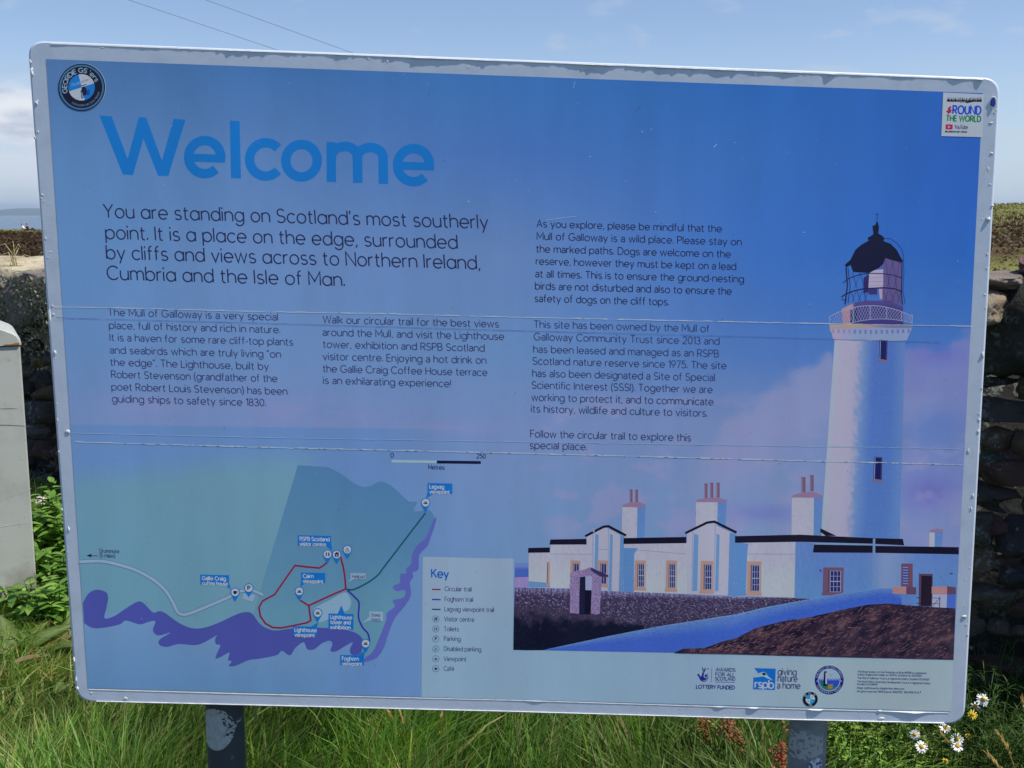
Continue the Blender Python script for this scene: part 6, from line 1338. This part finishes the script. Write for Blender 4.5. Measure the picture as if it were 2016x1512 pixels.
# ------------------------------------------------------------------ creases, blisters and peeling film (real relief)
rc = random.Random(21)
def crease(pts, w_, relief, white, label, gap=0.0, dark=0.0):
    a = np.array(pts, float); d = np.concatenate([[0], np.cumsum(np.hypot(*np.diff(a, axis=0).T))]); n_ = int(d[-1] / 3.0)
    V = []; F = []; C = []; k_ = 0
    for i in range(n_ + 1):
        t_ = d[-1] * i / n_; x, y = np.interp(t_, d, a[:, 0]), np.interp(t_, d, a[:, 1]) + 0.9 * noise.noise(Vector((t_ * .05, 1, 7)))
        s_ = 0.55 + 0.9 * max(0, noise.noise(Vector((t_ * .035, w_, 3))) + .35) + .5 * rc.random() ** 3
        on = 1.0 if noise.noise(Vector((t_ * .06, 5, w_))) > gap - 0.6 else 0.15
        h_ = relief * s_ * on; ww = w_ * s_ * on
        for off, hh in ((-ww * .5, 0.05), (-ww * .12, h_), (ww * .2, h_ * .8), (ww * .5, 0.05)):
            p, q_ = sp(x, y + off); V.append((p, -(BASE + 10.5 * LV + max(hh, .002) * 1e-3), q_))
            dk = dark > 0 and noise.noise(Vector((t_ * .11, 9, 2))) > 1 - dark - .45
            cc = (60, 66, 84) if (dk and off > 0) else tuple(white); C.append(P_(cc))
    for i in range(n_):
        for j in range(3): b = i * 4 + j; F.append((b, b + 4, b + 5, b + 1))
    o = mesh_np('crease', np.array(V), F, INK, board, True, np.array(C, dtype=np.float32)); o['label'] = label
crease([(104, 603.5), (300, 607.5), (504, 613), (760, 617.5), (1008, 624), (1512, 634.7), (1700, 638.5), (1915, 642)], 1.35, .02, (172, 190, 222), 'pale horizontal crease through the first body line', .15)
crease([(110, 625.7), (504, 636), (1008, 650.7), (1512, 664), (1850, 674)], 0.8, .01, (76, 96, 148), 'faint dark crease just under the upper pale one', .2)
crease([(136, 852), (504, 860.7), (1008, 869), (1512, 877), (1890, 883)], 1.0, .01, (136, 158, 206), 'faint pale crease above the map', .1)
crease([(143, 869.5), (504, 880), (1008, 891.7), (1512, 905), (1895, 914.7)], 1.7, .02, (168, 184, 214), 'broken rough crease along the top of the map', .12, .35)
def lip(pts, prof, name, label, up=0.6, thick=0.5):
    """ragged film edge standing off the face; prof(t) gives how far (mm) and how tall (px)"""
    a = np.array(pts, float); d = np.concatenate([[0], np.cumsum(np.hypot(*np.diff(a, axis=0).T))]); n_ = int(d[-1] / 2.5); V = []; F = []
    for i in range(n_ + 1):
        t_ = d[-1] * i / n_; x, y = np.interp(t_, d, a[:, 0]), np.interp(t_, d, a[:, 1]); mm = max(0.03, prof(t_, x)); dy = up * mm
        p0, q0 = sp(x, y); p1, q1 = sp(x, y + dy); p2, q2 = sp(x, y + dy + 1.6)
        V += [(p0, -0.0003, q0), (p1, -(0.0003 + mm * 1e-3), q1), (p2, -(0.0003 + mm * .8e-3), q2), (p0, -0.0001, sp(x, y + 2.4)[1])]
    for i in range(n_):
        for j in range(3): b = i * 4 + j; F.append((b, b + 4, b + 5, b + 1))
    o = mesh_np(name, np.array(V), F, FILM, board, True); o['label'] = label
def rag(t_, seed, amp, base=0.0): return base + amp * max(0, noise.noise(Vector((t_ * .022, seed, 0))) + .25) + amp * .8 * max(0, noise.noise(Vector((t_ * .11, seed, 3)))) ** 1.2 + .25 * amp * max(0, noise.noise(Vector((t_ * .4, seed, 5))))
lip([(100, 85.5), (504, 100.5), (1008, 120), (1512, 140), (1935, 156)], lambda t_, x: rag(t_, 1.5, 1.6, .25) * (0.3 + .7 * ss(150, 620, x)) * (1 - .6 * ss(1500, 1700, x)) + 2.2 * math.exp(-((x - 1635) / 10) ** 2) + 1.2 * math.exp(-((x - 1885) / 14) ** 2) + 1.8 * ss(1915, 1932, x), 'peeling_edge', 'ragged film edge along the top of the frame')
lip([(190, 1379.5), (504, 1387), (1008, 1399.5), (1512, 1414), (1858, 1422.2)], lambda t_, x: .75 + rag(t_, 8.2, .6) + .6 * ss(1400, 1600, x), 'peeling_edge', 'rolled bright film bead along the bottom edge', .25)
lip([(175, 1356.5), (504, 1366), (1008, 1377.8), (1512, 1393.5), (1868, 1402.6)], lambda t_, x: .08 + .12 * rag(t_, 4.4, 1) + 2.3 * (math.exp(-((x - 1605) / 13) ** 4) + .8 * math.exp(-((x - 1482) / 10) ** 4) + .35 * math.exp(-((x - 1055) / 14) ** 2) + .6 * math.exp(-((x - 1785) / 40) ** 2) + .9 * math.exp(-((x - 1800) / 16) ** 2) + .5 * math.exp(-((x - 1415) / 10) ** 2)), 'peeling_edge', 'lifted lower edge of the printed film')
bl = MB()
def blister(x, y, rx, ry, mm, rot=0.0):
    bl = MB()
    f_ = rc.uniform(.45, .9); rx *= f_; ry *= f_ * rc.uniform(.8, 1.3); mm *= f_ * .8
    p, q_ = sp(x, y); k_ = 12; vs = []; fs = []
    for j in range(5):
        r_ = j / 4
        for i in range(k_):
            a_ = 2 * math.pi * i / k_; w_ = 1 + .9 * noise.noise(Vector((math.cos(a_) * 1.3 + x, math.sin(a_) * 1.3 + y, r_)))
            X, Yv = rx * r_ * w_ * math.cos(a_), ry * r_ * w_ * math.sin(a_); X, Yv = X * math.cos(rot) - Yv * math.sin(rot), X * math.sin(rot) + Yv * math.cos(rot)
            vs.append((p + X * 8.8e-4, -(0.0001 + mm * 1e-3 * math.cos(r_ * math.pi / 2) ** .7), q_ + Yv * 8.8e-4))
    for j in range(4):
        for i in range(k_): fs.append((j * k_ + i, (j + 1) * k_ + i, (j + 1) * k_ + (i + 1) % k_, j * k_ + (i + 1) % k_))
    bl.add(vs, fs); bl.build('paint_blister', FILM, board, True)
for b_ in ((1946, 432, 5, 7, 5.0), (1954, 405, 4, 4, 2), (1944, 500, 3, 4, 1.4), (1943, 528, 3, 5, 1.5), (1939, 580, 4, 3, 1.4), (1934, 699, 5, 9, 3.6), (1933, 765, 3, 5, 1.5), (1928, 827, 3, 6, 1.6), (1926, 850, 3, 4, 1.2), (1906, 888, 5, 9, 2.2), (1915, 976, 3, 6, 1.4), (1952, 302, 5, 5, 1.8), (1949, 363, 4, 3, 1.2), (1951, 242, 6, 2.5, 1.5), (1898, 1214, 8, 5, 2.6), (1905, 1250, 4, 4, 1.8), (1912, 1002, 2.5, 6, 1.8),
            (62, 142, 5, 12, 2.6), (60, 122, 4, 6, 1.6), (72, 203, 3, 4, 2.2), (68, 270, 3, 6, 1.6), (75, 260, 2, 5, 1.2), (98, 625, 4, 24, 2.0), (104, 602, 3, 3, 1.6), (105, 619, 5, 4, 1.6), (108, 694, 4, 8, 2.6), (112, 795, 3, 3, 1.2), (113, 827, 2, 4, 1.2), (134, 850, 6, 4, 2.2), (116, 889, 2, 4, 1.5), (122, 1003, 4, 6, 2.4), (135, 1043, 3, 8, 2.0), (146, 1300, 3, 7, 2.6), (150, 1338, 3, 10, 2.4), (152, 1355, 4, 6, 2.4), (136, 1240, 3, 3, 1.0), (180, 1364, 4, 3, 1.2), (247, 1375, 6, 3, 1.2),
            (1732, 1400, 6, 3, 1.8), (1735, 1414, 8, 3, 2), (142, 466, 2, 4, .8), (1890, 884, 4, 3, 1.0)):
    blister(*b_)
for _ in range(50):                # a scatter of tiny flakes round the rim
    t_ = rc.random(); e_ = rc.choice('LLRRBT')
    p_, q_ = {'L': (C_OUT[0], C_OUT[3]), 'R': (C_OUT[1], C_OUT[2]), 'B': (C_OUT[3], C_OUT[2]), 'T': (C_OUT[0], C_OUT[1])}[e_]
    x_, y_ = p_[0] + (q_[0] - p_[0]) * (.04 + .92 * t_), p_[1] + (q_[1] - p_[1]) * (.04 + .92 * t_); o_ = abs(rc.gauss(0, 8)) + 5
    x_ += {'L': o_, 'R': -o_}.get(e_, 0); y_ += {'B': -o_, 'T': o_}.get(e_, 0); blister(x_, y_, rc.uniform(1.2, 4.0), rc.uniform(1.2, 4.4), rc.uniform(.25, .7))
ch = Art()                                      # chips and scratches through the print
for _ in range(230):
    x, y = rc.uniform(110, 1915), rc.uniform(140, 1385); l_ = rc.uniform(.5, 2.2); an = rc.uniform(-1.2, 1.2)
    ch.line([(x, y), (x + l_ * math.cos(an), y + l_ * math.sin(an))], rc.uniform(.6, 1.5), rc.choice([(165, 182, 214), (150, 170, 205), (60, 66, 90)]), 13.2)
for (x, y, l_, an, w_) in ((1405, 290, 9, -.8, 1.2), (1262, 258, 5, .6, 1.2), (1281, 256, 4, -1, 1), (1160, 309, 4, -.4, 1), (921, 395, 5, .8, 1.6), (1230, 358, 3, -.5, 1), (1290, 417, 2, 0, 2.2), (1075, 433, 60, -.12, .8), (1250, 220, 16, -.8, .7), (850, 170, 26, 2.0, .7), (1132, 160, 14, 1.8, .8), (1580, 457, 5, .0, 1.0)):
    ch.line([(x, y), (x + l_ * math.cos(an), y + l_ * math.sin(an))], w_, (150, 172, 212) if w_ != .7 else (70, 92, 140), 13.2)
ch.build('scratches', sheet)
tp = new_mat('blue_plastic', (0.02, 0.06, 0.35), 0.4); hb = MB()
a_, b_ = sp(1954.5, 202); vs = [(a_ + 4.2e-3 * math.cos(2 * math.pi * i / 16) * (1 + .15 * math.sin(3 * i)), -0.0005, b_ + 8.6e-3 * math.sin(2 * math.pi * i / 16)) for i in range(16)]; hb.add(vs, [tuple(range(16))[::-1]])
hb.build('torn_hole', tp, board)['label'] = 'blue torn hole in the upper right corner of the frame'
ht = MB(); ht.tube([(a_ + 4.6e-3 * math.cos(t_), -0.001 - .0015 * (1 + math.sin(t_ + 1)) / 2, b_ + 9e-3 * math.sin(t_)) for t_ in np.linspace(-2.2, 2.4, 18)], 0.0009, 6); ht.build('torn_rim', FILM, board, True)
# ------------------------------------------------------------------ sea haze between here and the far shore
hz = bpy.data.materials.new('sea_haze'); hz.use_nodes = True; t_ = hz.node_tree; t_.nodes.remove(t_.nodes['Principled BSDF'])
pv = t_.nodes.new('ShaderNodeVolumePrincipled'); pv.inputs['Color'].default_value = (0.66, 0.82, 1.0, 1); pv.inputs['Density'].default_value = 2.4e-5; pv.inputs['Anisotropy'].default_value = 0.2
t_.links.new(pv.outputs[0], t_.nodes['Material Output'].inputs['Volume'])
hb_ = MB(); x0, x1, y0, y1, z0, z1 = -70000, 70000, -4000, 66000, -66, 420
hb_.add([(x, y, z) for x in (x0, x1) for y in (y0, y1) for z in (z0, z1)], [(0, 1, 3, 2), (4, 6, 7, 5), (0, 4, 5, 1), (2, 3, 7, 6), (1, 5, 7, 3), (0, 2, 6, 4)])
tag(hb_.build('haze', hz), kind='stuff')
